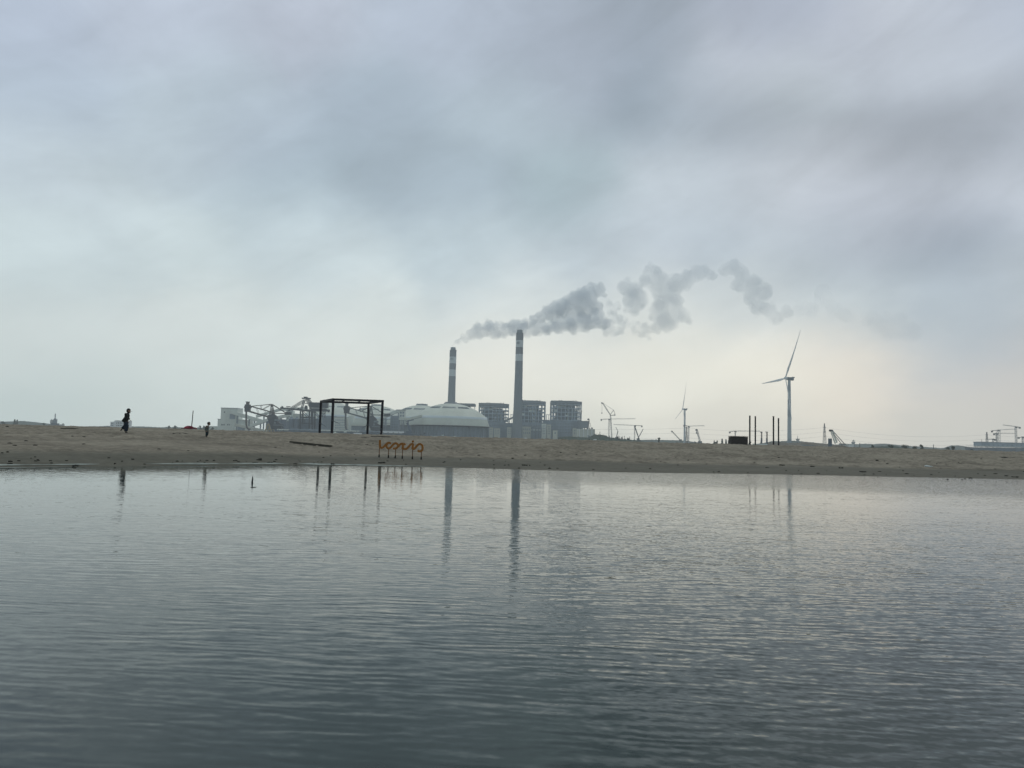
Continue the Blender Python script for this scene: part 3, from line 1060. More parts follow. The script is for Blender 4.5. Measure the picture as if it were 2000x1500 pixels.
def gallery(label, pts, th, Y, dep, m=M_PALE, legs=(), group='inclined conveyor galleries', legm=M_STEEL, ybase=850):
    p0 = W(*pts[0], Y)
    root = thing('conveyor_gallery', label, 'conveyor', (p0.x, Y, G0), group)
    k = Y / F
    for (a, b_) in zip(pts[:-1], pts[1:]):
        A, B = W(*a, Y), W(*b_, Y)
        MB().bar(A + Vector((0, dep / 2, 0)), B + Vector((0, dep / 2, 0)), th * k, dep).build('gallery_tube', m, root)
        off = Vector((0, 0, -th * k * 0.55))
        MB().bar(A + off + Vector((0, dep / 2, 0)), B + off + Vector((0, dep / 2, 0)), 0.6, dep * 0.9).build('gallery_floor', M_SLAB, root)
    for (x, y) in legs:
        q = W(x, y, Y)
        MB().box(q.x - 0.8, q.x + 0.8, Y + 0.6, Y + dep - 0.6, G0, q.z).build('leg', legm, root)
    return root


gallery('conveyor gallery sloping down right from the stepped building', [(450, 804.5), (512, 823)], 6.5, 1490, 6, M_PALE,
        [(463, 812), (486, 819), (496, 822)])
gallery('conveyor gallery rising right from the loader towards the white tower', [(488, 832), (525, 819), (566, 810)], 5.5, 1470, 6, M_PALE,
        [(508, 828), (520, 822), (548, 815)])
gallery('short low conveyor gallery near the foot of the first loader', [(458, 829.5), (522, 843)], 5, 1450, 6, M_PALE2, [(475, 835), (500, 840)])
gallery('long thin conveyor gallery behind the dark gantry unloader', [(500, 813), (545, 800), (600, 797)], 4.5, 1560, 6, M_PALE,
        [(515, 810), (532, 805), (570, 800)])
gallery('conveyor gallery rising to the left side of the largest dome', [(742, 817), (775, 803), (790, 803)], 6, 1450, 6, M_PALE,
        [(752, 816), (765, 810), (778, 806)])
gallery('curved conveyor gallery entering the skirt of the largest dome', [(779, 818), (800, 818), (824, 812)], 4.5, 1335, 6, M_DOME2,
        [(787, 820), (797, 820)])
gallery('conveyor gallery climbing towards the foot of the taller chimney', [(981, 823.5), (1003, 815)], 3.0, 1560, 5, M_CONC, [(986, 824), (995, 820)])

building('hoist_tower', 'pale square tower between the first loader and the dark unloader', 'industrial building',
         [('wall', 558, 803, 571, None, 0, 14, M_PALE), ('wall', 571, 808, 590, None, 1, 12, M_PALE2), ('roof', 557.6, 802, 571.4, 803, -0.4, 15, M_SLAB)],
         1510, [(560, 806, 569, 834, 2, 4, 0, M_GLASS, 0.4, 0.4)])
building('coal_shed', 'dark blue grey shed behind the legs of the first loader', 'industrial building',
         [('wall', 520, 823, 558, None, 0, 30, M_COALG), ('wall', 528, 818.5, 552, 823, 2, 26, M_COALG)], 1470,
         [(524, 827, 555, 838, 7, 2, 0, M_DARK, 0.55, 0.5)])
# row of silos
for i, x in enumerate((568, 578.5, 589, 599.5, 610, 620.5)):
    Y = 1440
    q = W(x, 850, Y)
    rr = 5.1 * Y / F
    zt = W(x, 815.5, Y).z
    lbl = ['leftmost of the dark blue silos, beside the pale tower', 'dark silo, second from the pale tower, left of the unloader legs',
           'dark silo behind the left leg of the dark unloader', 'dark silo between the legs of the dark unloader',
           'dark silo behind the right leg of the dark unloader', 'rightmost dark silo, behind the left post of the frame'][i]
    s_ = thing('silo', lbl, 'silo', (q.x, Y, G0), 'row of dark silos behind the unloader')
    MB().lathe([(rr, G0), (rr, zt - 2.5)], q.x, Y, 24).build('shell', M_COALG, s_)
    MB().lathe([(rr * 0.98, zt - 2.5), (rr * 0.3, zt)], q.x, Y, 24).build('roof', M_WALLB, s_)
    MB().box(q.x - 1.4, q.x + 1.4, Y - 1.4, Y + 1.4, zt - 0.6, zt + 1.8).build('roof_housing', M_WALLB, s_)
building('pump_house', 'pale process building with pipework seen through the black frame', 'industrial building',
         [('wall', 652, 815, 676, None, 0, 24, M_PALE), ('wall', 628, 812, 652, None, 2, 22, M_WALLB), ('wall', 680, 812, 690, None, 1, 12, M_PALE),
          ('roof', 651.6, 814.2, 676.4, 815, -0.4, 25, M_SLAB)], 1420,
         [(654, 818, 674, 838, 5, 4, 0, M_WALLB, 0.5, 0.45), (630, 816, 650, 838, 4, 4, 2, M_STEEL, 0.5, 0.5)])
building('long_shed', 'long low shed with a pale sagging roof behind the second loader', 'industrial building',
         [('wall', 686, 832, 727, None, 0, 20, M_WALLB), ('roof', 685.5, 828, 727.5, 832, -1, 22, M_DOME2), ('roof', 690, 825, 718, 828, 3, 14, M_DOME2)],
         1400, [(688, 834, 726, 844, 9, 1, 0, M_STEEL, 0.6, 0.7)])
# open frame trestle and machinery block right of the loader
tb = building('process_tower', 'open framed process block beside the largest dome', 'industrial building',
              [('wall', 762, 812, 779, None, 0, 20, M_WALLB), ('wall', 779, 800.5, 791, 817, 1, 12, M_PALE), ('roof', 774, 800, 791.4, 801.2, 0, 14, M_SLAB)],
              1420, [(764, 816, 778, 842, 3, 5, 0, M_STEEL, 0.6, 0.55), (780.5, 803, 790, 815, 2, 2, 1, M_WALLB, 0.6, 0.6)])
for x in (748, 753.5, 762, 783, 790):
    pbox(MB(), x, 817 if x < 763 else 819, x + 1.1, 850, 1415, 1.2, G0).build('column', M_STEEL, tb)
for x0, x1, y in ((748, 763, 819), (748, 763, 826), (748, 763, 834), (783, 791, 820), (783, 791, 828), (783, 791, 836)):
    pbox(MB(), x0, y, x1, y + 0.9, 1414.5, 1.0).build('beam', M_STEEL, tb)

# halls and low blocks of the plant, right of the dome
building('turbine_hall', 'long grey turbine hall along the feet of the boiler houses', 'industrial building',
         [('wall', 953, 824, 984, None, 0, 60, M_WALLB), ('wall', 984, 826, 1003, None, 0, 60, M_WALLB), ('wall', 1020, 825, 1064, None, 0, 60, M_WALLB),
          ('wall', 1062, 821.5, 1130, None, 2, 60, M_WALLB), ('roof', 1062, 820.6, 1100, 821.5, 1.4, 61, M_SLAB)],
         1535, [(955, 828, 982, 846, 6, 3, 0, M_STEEL, 0.6, 0.3), (1022, 828, 1060, 846, 8, 3, 0, M_STEEL, 0.6, 0.3),
                (1076, 825, 1124, 848, 9, 4, 2, M_STEEL, 0.6, 0.3)])
for (x0, yt, x1, lbl, m, wn) in (
        (955.5, 834.5, 963, 'low cream block just right of the largest dome', M_PALE2, (2, 3)),
        (965, 836.5, 976.5, 'second low cream block right of the largest dome', M_PALE2, (3, 3)),
        (990.5, 834.5, 999, 'small cream block left of the foot of the taller chimney', M_PALE2, (2, 3)),
        (1020, 833, 1037, 'pale block with tall doors right of the taller chimney foot', M_PALE2, (4, 2)),
        (1058, 827.5, 1067, 'tall pale block with a sloping top below the middle boiler house', M_PALE, (2, 4)),
        (1068, 829, 1076, 'tall pale block adjoining the rightmost boiler house', M_PALE2, (2, 4)),
        (1080, 840.5, 1089, 'small cream hut at the foot of the rightmost boiler house', M_PALE2, (1, 1)),
        (1119, 836, 1126, 'small pale hut left of the ribbed tank block', M_PALE2, (1, 2))):
    building('service_block', lbl, 'industrial building',
             [('wall', x0, yt, x1, None, 0, 12, m), ('roof', x0 - 0.3, yt - 0.8, x1 + 0.3, yt, -0.4, 13, M_SLAB)], 1505,
             [(x0 + 1, yt + 2, x1 - 1, 849, wn[0], wn[1], 0, M_WALLB, 0.4, 0.5)])
building('pipe_rack', 'dark pipe rack and machinery right of the taller chimney', 'pipe rack',
         [('frame', 1038, 832, 1058, 835, 0, 12, M_STEEL), ('leg', 1039, 835, 1041, None, 0, 2, M_STEEL), ('leg', 1045, 835, 1047, None, 0, 2, M_STEEL),
          ('leg', 1051, 835, 1053, None, 0, 2, M_STEEL), ('leg', 1056, 835, 1058, None, 0, 2, M_STEEL), ('pipe', 1038, 839, 1058, 840.5, 0.5, 2, M_PALE)], 1495)
gb = building('gate_frame', 'open square steel frame standing left of the rightmost boiler house', 'steel frame',
              [('post', 1066.8, 810.5, 1068, 820.5, 0, 1.4, M_FRAME), ('post', 1074.6, 810.5, 1075.8, 820.5, 0, 1.4, M_FRAME), ('beam', 1066.8, 809.5, 1076, 810.5, 0, 1.4, M_FRAME),
               ('post', 1071, 810.5, 1071.8, 820.5, 10, 1.2, M_FRAME)], 1545)
gb2 = building('gate_frame', 'open square steel frame standing left of the taller chimney', 'steel frame',
               [('post', 997, 810, 998, 820, 0, 1.4, M_FRAME), ('post', 1001.6, 810, 1002.6, 820, 0, 1.4, M_FRAME), ('beam', 997, 809, 1002.6, 810, 0, 1.4, M_FRAME),
                ('post', 999.5, 811, 1000.3, 835, 4, 1.0, M_FRAME)], 1560)
rb = building('ash_block', 'grey block with a flat roof right of the rightmost boiler house', 'industrial building',
              [('wall', 1129, 823, 1150, 836, 0, 20, M_CONC), ('roof', 1128.6, 822, 1150.4, 823, -0.4, 21, M_SLAB), ('wall', 1131, 836, 1139, None, 2, 16, M_WALLB),
               ('wall', 1146.5, 836, 1149.5, None, 2, 10, M_WALLB)], 1500)
# ribbed block
rbk = thing('ribbed_tank_block', 'pale ribbed block at the right end of the plant', 'industrial building', W(1145, 850, 1450))
pbox(MB(), 1128, 837.8, 1161.5, 850, 1450, 20, G0).build('wall', M_PALE, rbk)
for i in range(13):
    x = 1128.6 + i * 2.68
    pbox(MB(), x, 838.2, x + 1.3, 850, 1449.2, 0.7, G0).build('rib', M_WHITE if i % 3 == 1 else M_PALE2, rbk)
for (x, yt, w_) in ((1133, 836.2, 1.5), (1141, 835.6, 1.2), (1146, 836.3, 2.5), (1151, 836, 2), (1155, 835.2, 3.0)):
    pbox(MB(), x, yt, x + w_, 837.8, 1455, 4).build('roof_machine', M_DARK, rbk)
ex = thing('jib_machine', 'dark headed hoist with thin legs on the roof of the ribbed block', 'hoist', W(1151, 836, 1460))
for (a, b_) in (((1150, 819), (1151, 836)), ((1150.5, 820), (1155, 837)), ((1150, 822), (1148, 836))):
    MB().bar(W(*a, 1460), W(*b_, 1460), 0.7).build('leg', M_CRANE, ex)
pbox(MB(), 1147.6, 817.5, 1151.2, 820.5, 1459, 3).build('head', M_DARK, ex)
jb = thing('luffing_hoist', 'short dark jib on the right side of the rightmost boiler house', 'hoist', W(1134, 840, 1590))
MB().bar(W(1134, 812, 1590), W(1136.3, 802, 1590), 1.5).build('jib', M_DARK, jb)
MB().bar(W(1133.6, 826, 1590), W(1134, 811, 1590), 1.2).build('mast', M_CRANE, jb)
# inclined ramp over the dark mound
gallery('thin inclined ramp in front of the ribbed block', [(1148, 851), (1165, 857.5)], 1.6, 1300, 4, M_STEEL, [], ybase=858)


# ------------------------------------------------------------------ ship loaders and unloader
def lines(parent, name, m, segs, Y, dep, w, fat=1.25):
    """steel members given as view lines, built as twin members dep metres apart"""
    k = Y / F
    for s in segs:
        x0, y0, x1, y1 = s[:4]
        ww = (s[4] if len(s) > 4 else w) * k * fat
        n = s[5] if len(s) > 5 else name
        for yy in ((0, dep) if dep > 0 else (0,)):
            A, B = W(x0, y0, Y) + Vector((0, yy, 0)), W(x1, y1, Y) + Vector((0, yy, 0))
            MB().bar(A, B, ww).build(n, m, parent)


def loader(label, Y, dx, dy, sx, m_boom, m_dark, m_leg):
    """portal loader: drop chute on the left, long truss boom, A-frame, counterweight, splayed legs"""
    def T(x, y):
        return (x - 483) * sx + 483 + dx, y + dy + (x - 483) * (sx - 1) * 0.026

    def S(*a):
        p, q = T(a[0], a[1]), T(a[2], a[3])
        return (*p, *q, *a[4:])
    base = W(*T(527, 848), Y)
    root = thing('ship_loader', label, 'ship loader', (base.x, Y, G0), 'travelling ship loaders on the quay')
    lines(root, 'boom_chord', m_boom, [S(484, 803, 530, 816, 2.2), S(487, 793, 534, 806, 1.5)], Y, 6, 1.6)
    lines(root, 'tie_bar', m_boom, [S(487, 793.5, 530, 789.3, 0.7), S(530, 789.3, 557, 806, 0.9), S(530, 789.3, 560, 807.5, 0.6),
                                    S(509, 801, 530, 789.5, 0.6), S(509, 792, 508, 799, 0.5), S(500, 797, 503, 806, 0.4), S(515, 800, 518, 811, 0.4)], Y, 6, 0.7)
    lines(root, 'a_frame', m_boom, [S(530, 789, 526.5, 810, 1.0), S(530, 789, 534, 811, 1.1)], Y, 6, 1)
    lines(root, 'counter_boom', m_boom, [S(527, 807, 562, 807.5, 1.2)], Y, 6, 1.1)
    p, q = T(556, 804.5), T(567, 810)
    pbox(MB(), p[0], p[1], q[0], q[1], Y, 8).build('counterweight', m_dark, root)
    # machinery head over the chute
    for (a, b_, c, d_) in ((477.5, 790, 487.5, 804), (480.5, 785.5, 485, 790), (476.5, 793.5, 489, 797), (479.5, 784.2, 486, 785.4)):
        p, q = T(a, b_), T(c, d_)
        pbox(MB(), p[0], p[1], q[0], q[1], Y + 0.3 * (a - 476), 6).build('boom_head', m_dark if b_ != 785.5 else m_boom, root)
    p = [T(481, 803), T(480.8, 828), T(481.8, 834), T(485, 838), T(489, 838.5)]
    MB().tube([W(*c, Y + 3) for c in p], 1.75 * Y / F, 10).build('chute', m_boom, root)
    # slewing body
    poly = [T(520, 812), T(533, 808), T(540, 814), T(542, 824), T(549, 828), T(549, 838), T(531, 838), T(526, 826)]
    pts = [(W(*c, Y).x, W(*c, Y).z) for c in poly]
    MB().poly(pts[::-1], Y - 1, Y + 9).build('slewing_body', m_dark, root)
    for (a, b_, c, d_) in ((536, 818.5, 545, 822), (533, 829.5, 552, 831), (535, 824, 538, 828)):
        p, q = T(a, b_), T(c, d_)
        pbox(MB(), p[0], p[1], q[0], q[1], Y - 2.4, 1.1).build('walkway', M_STEEL, root)
    for s in (S(523, 828, 516, 847, 1.5), S(524, 827, 532, 847, 1.5), S(519.5, 839, 529, 839, 0.9)):
        lines(root, 'leg', m_leg, [s], Y - 3, 14, 1.4)
    for s in (S(540, 838, 540, 848, 1.6), S(548, 838, 548, 848, 1.6)):
        lines(root, 'leg', m_dark, [s], Y, 9, 1.4)
    return root


loader('brown ship loader left of the dark gantry unloader, chute hanging at its left', 1250, 0, 0, 1.0, M_BROWNST, M_DARK, M_OCHRE)
loader('ship loader seen through the black frame, in front of the domes', 1330, 194, 3.2, 1.0, mat('loader_grey_steel', (0.12, 0.13, 0.14), 0.7), M_DARK, M_PALE2)

Y = 1280
gu = thing('gantry_unloader', 'dark gantry unloader with a peaked pylon, between the two loaders', 'unloader', (W(598, 848, Y).x, Y, G0))
lines(gu, 'boom', M_DARK, [(547.5, 796.5, 594, 801.5, 2.4), (594, 801.5, 642, 801.5, 3.0)], Y, 8, 2)
lines(gu, 'tie_bar', M_DARK, [(568, 796, 592, 781, 0.8), (572, 797, 594, 784, 0.7), (598, 779, 607, 792, 0.9), (601, 778, 610, 790, 0.9)], Y, 8, 0.8)
lines(gu, 'pylon_leg', M_DARK, [(594, 780, 587, 800, 1.2), (597, 780, 605, 796, 1.0), (594, 788, 601, 787, 0.6)], Y, 8, 1)
pbox(MB(), 589, 776.8, 605, 778.8, Y, 8).build('pylon_head', M_DARK, gu)
pbox(MB(), 593, 774.8, 600, 776.8, Y + 2, 4).build('pylon_cap', M_DARK, gu)
pbox(MB(), 603.5, 786, 638.5, 796.5, Y - 1, 12).build('machine_house', M_DARK, gu)
pbox(MB(), 607, 797.5, 636, 800, Y, 9).build('machine_deck', M_DARK, gu)
pbox(MB(), 604, 796.5, 606, 799, Y, 9).build('deck_post', M_DARK, gu)
for (a, b_, c, d_) in ((549.5, 793, 551.5, 796), (559, 793.5, 566, 795.5), (595, 792, 599, 799), (581, 797, 584, 799.5), (640, 799.6, 642.4, 805)):
    pbox(MB(), a, b_, c, d_, Y + 1, 5).build('deck_machine', M_DARK, gu)
lines(gu, 'leg', M_DARK, [(587, 802, 586.5, 848, 1.9), (604.5, 802, 604, 848, 1.9), (611, 803, 610.5, 848, 1.9), (631, 803, 630.5, 815, 1.2)], Y, 14, 1.8)
lines(gu, 'brace', M_DARK, [(589, 803, 600, 815, 0.9), (612, 804, 622, 815, 0.9), (622, 815, 632, 804, 0.8)], Y, 14, 0.9)
lines(gu, 'portal_beam', M_DARK, [(586, 815, 612, 815.5, 1.8), (586, 826.5, 612, 827, 1.2)], Y, 14, 1)
pbox(MB(), 590, 829, 606, 846, Y + 2, 9, G0).build('hopper', M_COALG, gu)
pbox(MB(), 563, 800.5, 566, 803, Y + 1, 4).build('trolley', M_DARK, gu)

# bulk carrier moored along the quay
Y = 1200
shp = thing('bulk_carrier', 'long pale decked ship with a blue hull moored under the loaders', 'ship', (W(660, 848, Y).x, Y, 0.3))
prof = [W(536, 838.5, Y), W(800, 846, Y), W(796, 853, Y), W(548, 850, Y)]
MB().poly([(p_.x, p_.z if i < 2 else 0.2) for i, p_ in enumerate(prof)][::-1], Y, Y + 24).build('hull', M_HULL, shp)
for (a, b_, c, d_, m_) in ((541, 838.0, 564, 840.3, M_PALE), (566, 838.5, 624, 840.8, M_WALLB), (626, 840, 700, 842.2, M_PALE), (702, 841.5, 740, 843.7, M_WALLB),
                           (742, 842, 786, 846.0, M_WHITE)):
    pbox(MB(), a, b_, c, d_, Y - 0.3, 18).build('bulwark', m_, shp)
for i in range(24):
    x = 543 + i * 10.2
    yy = 839.0 + i * 0.24
    pbox(MB(), x, yy + 0.2, x + 1.4, yy + 1.5, Y - 0.8, 0.4).build('porthole', M_DARK, shp)
for i in range(7):
    x = 566 + i * 24
    pbox(MB(), x, 836.8 + i * 0.62, x + 14, 839.2 + i * 0.62, Y + 3, 14).build('hatch', M_STEEL, shp)
hw = [(752, 843, 780, 846), (770, 840, 796, 846), (784, 836, 790, 841)]
tug = thing('tug_boat', 'small dark tug with a derrick just left of the largest dome wall', 'boat', (W(805, 850, 1150).x, 1150, 0.3))
Yt = 1150
pp = [(790, 847), (828, 849), (824, 853), (794, 853)]
MB().poly([(W(*c, Yt).x, W(*c, Yt).z) for c in pp][::-1], Yt, Yt + 7).build('hull', M_HULL, tug)
pbox(MB(), 793, 842, 803, 847.5, Yt + 1, 5).build('wheelhouse', M_COALG, tug)
pbox(MB(), 827, 845, 831, 847, Yt + 1, 4).build('winch', M_DARK, tug)
MB().bar(W(795, 825, Yt + 3), W(803, 846, Yt + 3), 3.2, 2.5).build('derrick', M_COALG, tug)
MB().bar(W(793, 823, Yt + 3), W(808, 820, Yt + 3), 1.2, 2.5).build('derrick_arm', M_COALG, tug)
for q in ((828, 847, 831, 852), (796, 822, 801, 845)):
    MB().bar(W(q[0], q[1], Yt + 3), W(q[2], q[3], Yt + 3), 0.8).build('strut', M_COALG, tug)

# clutter of low boats and machines along the quay foot, each its own thing
for (x, yt, w_, h_, lbl, m_, ct) in (
        (650, 843, 10, 5, 'pale workboat low behind the left side of the black frame', M_PALE, 'boat'),
        (668, 842, 14, 6, 'grey workboat with a mast behind the middle of the black frame', M_STEEL, 'boat'),
        (690, 843.5, 16, 4.5, 'white low workboat behind the right side of the black frame', M_WHITE, 'boat'),
        (742, 844.5, 9, 5, 'dark workboat just right of the black frame', M_HULL, 'boat'),
        (842, 850, 12, 3.2, 'low white launch in front of the largest dome wall', M_WHITE, 'boat'),
        (859, 849.5, 13, 3.6, 'grey launch in front of the largest dome wall', M_STEEL, 'boat'),
        (884, 851.5, 9, 2.6, 'small pale launch right of the grey launch, below the largest dome', M_PALE, 'boat')):
    Yb = 900
    r_ = thing('workboat', lbl, ct, (W(x + w_ / 2, yt + h_, Yb).x, Yb, G0))
    a, b_ = W(x, yt + h_ * 0.5, Yb), W(x + w_, yt + h_ * 0.5, Yb)
    zt, zb = W(x + w_ / 2, yt + h_ * 0.45, Yb).z, G0 + 0.1
    MB().poly([(a.x, zt), (a.x + 1.2, zb), (b_.x - 1.0, zb), (b_.x, zt)], Yb, Yb + 3).build('hull', m_, r_)
    pbox(MB(), x + w_ * 0.25, yt, x + w_ * 0.6, yt + h_ * 0.45, Yb + 0.6, 1.8).build('cabin', M_PALE if m_ is not M_WHITE else M_STEEL, r_)
    MB().bar(W(x + w_ * 0.4, yt - 3.5, Yb + 1.4), W(x + w_ * 0.4, yt + 0.5, Yb + 1.4), 0.16).build('mast', M_CRANE, r_)


# ------------------------------------------------------------------ wind turbines
def blade_mesh(root_r, length, chord, m):
    mb = MB()
    n = 14
    rings = []
    for i in range(n + 1):
        s = i / n
        c = root_r * 1.6 if s < 0.04 else chord * (0.55 + 0.45 * min(1, s / 0.2)) * (1 - max(0, s - 0.2) / 0.8 * 0.82)
        if s < 0.1:
            c = root_r * 1.6 + (c - root_r * 1.6) * (s / 0.1)
        th = max(0.12 * c, 0.25) if s > 0.1 else root_r * 1.6 - (root_r * 1.6 - 0.2 * c) * s / 0.1
        tw = R(18) * (1 - s)
        ring = []
        for k in range(10):
            a = 2 * math.pi * k / 10
            x, y = math.cos(a) * c / 2 - c * 0.15, math.sin(a) * th / 2
            ring.append((x * math.cos(tw) - y * math.sin(tw), x * math.sin(tw) + y * math.cos(tw) - 0.03 * length * s * s, s * length))
        rings += ring
    fs = [(i * 10 + k, i * 10 + (k + 1) % 10, (i + 1) * 10 + (k + 1) % 10, (i + 1) * 10 + k) for i in range(n) for k in range(10)]
    fs += [tuple(range(9, -1, -1)), tuple(range(n * 10, n * 10 + 10))]
    mb.add(rings, fs, True)
    return mb.mesh('blade', m)


def turbine(label, bx, by, top, Y, wtop, wbot, yaw, blades, L, towermat, bands):
    k = Y / F
    X = W(bx, by, Y).x
    zt = W(bx + (by - top) * 0.013, top, Y).z
    root = thing('wind_turbine', label, 'wind turbine', (X, Y, G0), 'white wind turbines')
    n = len(bands)
    for i, (f0, f1, m) in enumerate(bands):
        z0, z1 = G0 + (zt - G0) * f0, G0 + (zt - G0) * f1
        r0, r1 = (wbot + (wtop - wbot) * f0) * k / 2, (wbot + (wtop - wbot) * f1) * k / 2
        MB().lathe([(r0, z0), (r1, z1)], X, Y, 32).build('tower', m, root)
    # nacelle points along yaw (from rotor side to the back)
    hub_off = 5.6
    cz = zt + 2.0
    fwd = Vector((math.sin(yaw), -math.cos(yaw), math.tan(R(7)))).normalized()
    side = Vector((fwd.y, -fwd.x, 0)).normalized()
    upv = side.cross(fwd).normalized()
    upv = upv if upv.z > 0 else -upv
    nc = MB()
    nc.bar(Vector((X, Y, cz)) + fwd * 3.2, Vector((X, Y, cz + 0.3)) - fwd * 6.0, 4.4, 4.0, up=Vector((0, 0, 1)))
    nc.build('nacelle', M_STEEL, root)
    MB().bar(Vector((X, Y, cz + 2.6)) - fwd * 4.0, Vector((X, Y, cz + 2.9)) - fwd * 7.5, 3.6, 1.2, up=Vector((0, 0, 1))).build('cooler', M_STEEL, root)
    hub = Vector((X, Y, cz)) + fwd * hub_off
    MB().tube([hub - fwd * 2.6, hub - fwd * 1.2, hub + fwd * 0.6, hub + fwd * 1.6, hub + fwd * 2.1], [1.9, 2.2, 2.0, 1.2, 0.3], 14).build('hub', M_WHITE, root)
    me = blade_mesh(1.1, L, 4.3, M_WHITE if towermat else M_CRANEL)
    for ang in blades:
        o = bpy.data.objects.new('blade', me)
        C.objects.link(o)
        zax = (side * math.sin(ang) + upv * math.cos(ang)).normalized()
        yax = -fwd
        xax = yax.cross(zax).normalized()
        mm = Matrix((xax, yax, zax)).transposed().to_4x4()
        mm.translation = hub - Vector((X, Y, G0))
        o.parent = root
        o.matrix_basis = mm
    return root


M_TOWERG = mat('turbine_grey_paint', (0.36, 0.42, 0.47), 0.5, var=0.06)
BW, BG = mat('turbine_pale_paint', (0.50, 0.56, 0.60), 0.5, var=0.06), M_TOWERG
# rotor plane is seen obliquely, facing left
turbine('large near wind turbine with one blade raised up to the right', 1541.8, 869, 742.5, 1050, 5.3, 8.2, R(-85), [R(-28), R(92), R(-148)], 73, True,
        [(0.0, 0.02, BW), (0.02, 0.14, BG), (0.14, 0.46, BW), (0.46, 0.56, BG), (0.56, 0.66, BW), (0.66, 0.72, BG), (0.72, 0.84, BW), (0.84, 0.93, BG), (0.93, 1.0, BW)])
turbine('small distant wind turbine among the tower cranes', 1337, 862, 801, 1950, 3.0, 4.0, R(-88.7), [R(-8), R(112), R(-128)], 71, True,
        [(0.0, 0.5, BW), (0.5, 0.54, BG), (0.54, 1.0, BW)])


# ------------------------------------------------------------------ cranes
def lattice(mb, A, B, w, th, nseg, axis_y=True):
    """lattice beam from A to B, w wide, with four chords and zigzag lacing"""
    A, B = Vector(A), Vector(B)
    t = (B - A).normalized()
    s = t.cross(Vector((0, 1, 0)))
    if s.length < 1e-3:
        s = Vector((1, 0, 0))
    s.normalize()
    u = Vector((0, 1, 0))
    cs = [(s * (a * w / 2) + u * (b * w / 2)) for a, b in ((-1, -1), (1, -1), (1, 1), (-1, 1))]
    for c in cs:
        mb.bar(A + c, B + c, th)
    for i in range(nseg):
        p, q = A.lerp(B, i / nseg), A.lerp(B, (i + 1) / nseg)
        for f in ((0, 1), (2, 3), (1, 2), (3, 0)):
            a, b = (f if i % 2 == 0 else f[::-1])
            mb.bar(p + cs[a], q + cs[b], th * 0.7)
    return mb


def tower_crane(label, xm, ytop, ybase, Y, jib, cjib, mw=1.6, m=M_CRANEL, md=M_CRANE, dense=0.35, group='tower cranes on the far shore'):
    """flat top tower crane: jib/cjib are the view points of the two ends"""
    k = Y / F
    base = W(xm, ybase, Y)
    top = Vector((base.x, Y, W(xm, ytop, Y).z))
    root = thing('tower_crane', label, 'tower crane', (base.x, Y, G0), group)
    th = max(0.25, dense * k)
    H = top.z - G0
    mb = MB()
    lattice(mb, (base.x, Y, G0), (top.x, Y, top.z), mw * k, th, max(8, int(H / (mw * k * 1.3))))
    mb.build('mast', m, root)
    J, Cj = W(*jib, Y), W(*cjib, Y)
    pivot = top + Vector((0, 0, 0.8))
    mb = MB()
    lattice(mb, pivot, J, 1.1 * k, th * 0.8, 18)
    mb.build('jib', m, root)
    MB().bar(pivot, Cj, 1.0 * k, 2.0).build('counter_jib', md, root)
    MB().bar(Cj + Vector((0, 0, 0.6)), Cj + Vector((0, 0, -2.8 * k)), 2.4 * k, 3.0).build('counterweight', md, root)
    MB().box(top.x - 1.2 * k, top.x + 1.2 * k, Y - 1.5, Y + 1.5, top.z - 1.6 * k, top.z + 0.4).build('slewing_ring', md, root)
    MB().box(top.x + 0.9 * k, top.x + 2.2 * k, Y - 2, Y, top.z - 2.0 * k, top.z - 0.2 * k).build('cab', md, root)
    return root


tower_crane('flat top crane with a long jib to the right, beside the luffing crane', 1189, 819, 858, 1800, (1241, 817.8), (1174.5, 819), 1.7)
tower_crane('flat top crane with a jib to the left, right of the luffing crane', 1239.3, 831.5, 860, 1800, (1198.5, 829), (1253.5, 831.5), 1.6)
tower_crane('tower crane standing behind the small distant wind turbine, jib to the right', 1345, 833, 861, 1900, (1376, 831.3), (1336, 830.5), 1.7)
tower_crane('tower crane behind the slatted box, jib to the right', 1436, 842.5, 862, 1400, (1484, 842), (1425.5, 843.5), 1.5)
tower_crane('tallest tower crane over the right-hand ship, jib slanting up left', 1985, 834, 875, 1500, (1959, 829.8), (1991.5, 834.5), 2.6, m=M_CRANEL)
tower_crane('thick masted crane over the ship, long jib to the right', 1951, 840.5, 875, 1500, (1982, 838), (1937.5, 841.5), 4.5)
tower_crane('crane just left of the thick masted crane, jib to the right', 1947, 846.8, 875, 1520, (1982, 846.5), (1941.5, 847), 2.0)
tower_crane('low crane over the left end of the ship', 1940, 858, 875, 1500, (1930, 858.3), (1944, 858), 2.2)
tower_crane('crane cut by the right edge above the ship', 1998, 854, 875, 1500, (2006, 854), (1989.5, 854.5), 2.2)

# luffing crane
Y = 1800
lc = thing('luffing_crane', 'luffing crane with a raised jib leaning left over the flat top crane', 'crane', (W(1195, 858, Y).x, Y, G0))
mb = MB(); lattice(mb, W(1195, 858, Y), W(1192.4, 811, Y), 2.2, 0.55, 26); mb.build('mast', M_CRANEL, lc)
mb = MB(); lattice(mb, W(1192.5, 811, Y), W(1177, 787, Y), 1.8, 0.5, 16); mb.build('jib', M_CRANE, lc)
for s in ((1177, 787, 1198.5, 801, 0.35, 'luffing_rope'), (1192.5, 809, 1198.5, 801, 0.7, 'a_frame'), (1198.5, 801, 1201.5, 810.5, 0.6, 'backstay'),
          (1192, 811.5, 1201.5, 810.8, 0.9, 'counter_jib'), (1175.7, 789, 1175.7, 806.5, 0.3, 'hoist_rope')):
    lines(lc, s[5], M_CRANE, [s[:5]], Y, 0, 0.5)
pbox(MB(), 1174.3, 786, 1177.6, 788.4, Y - 1, 3).build('jib_head', M_DARK, lc)
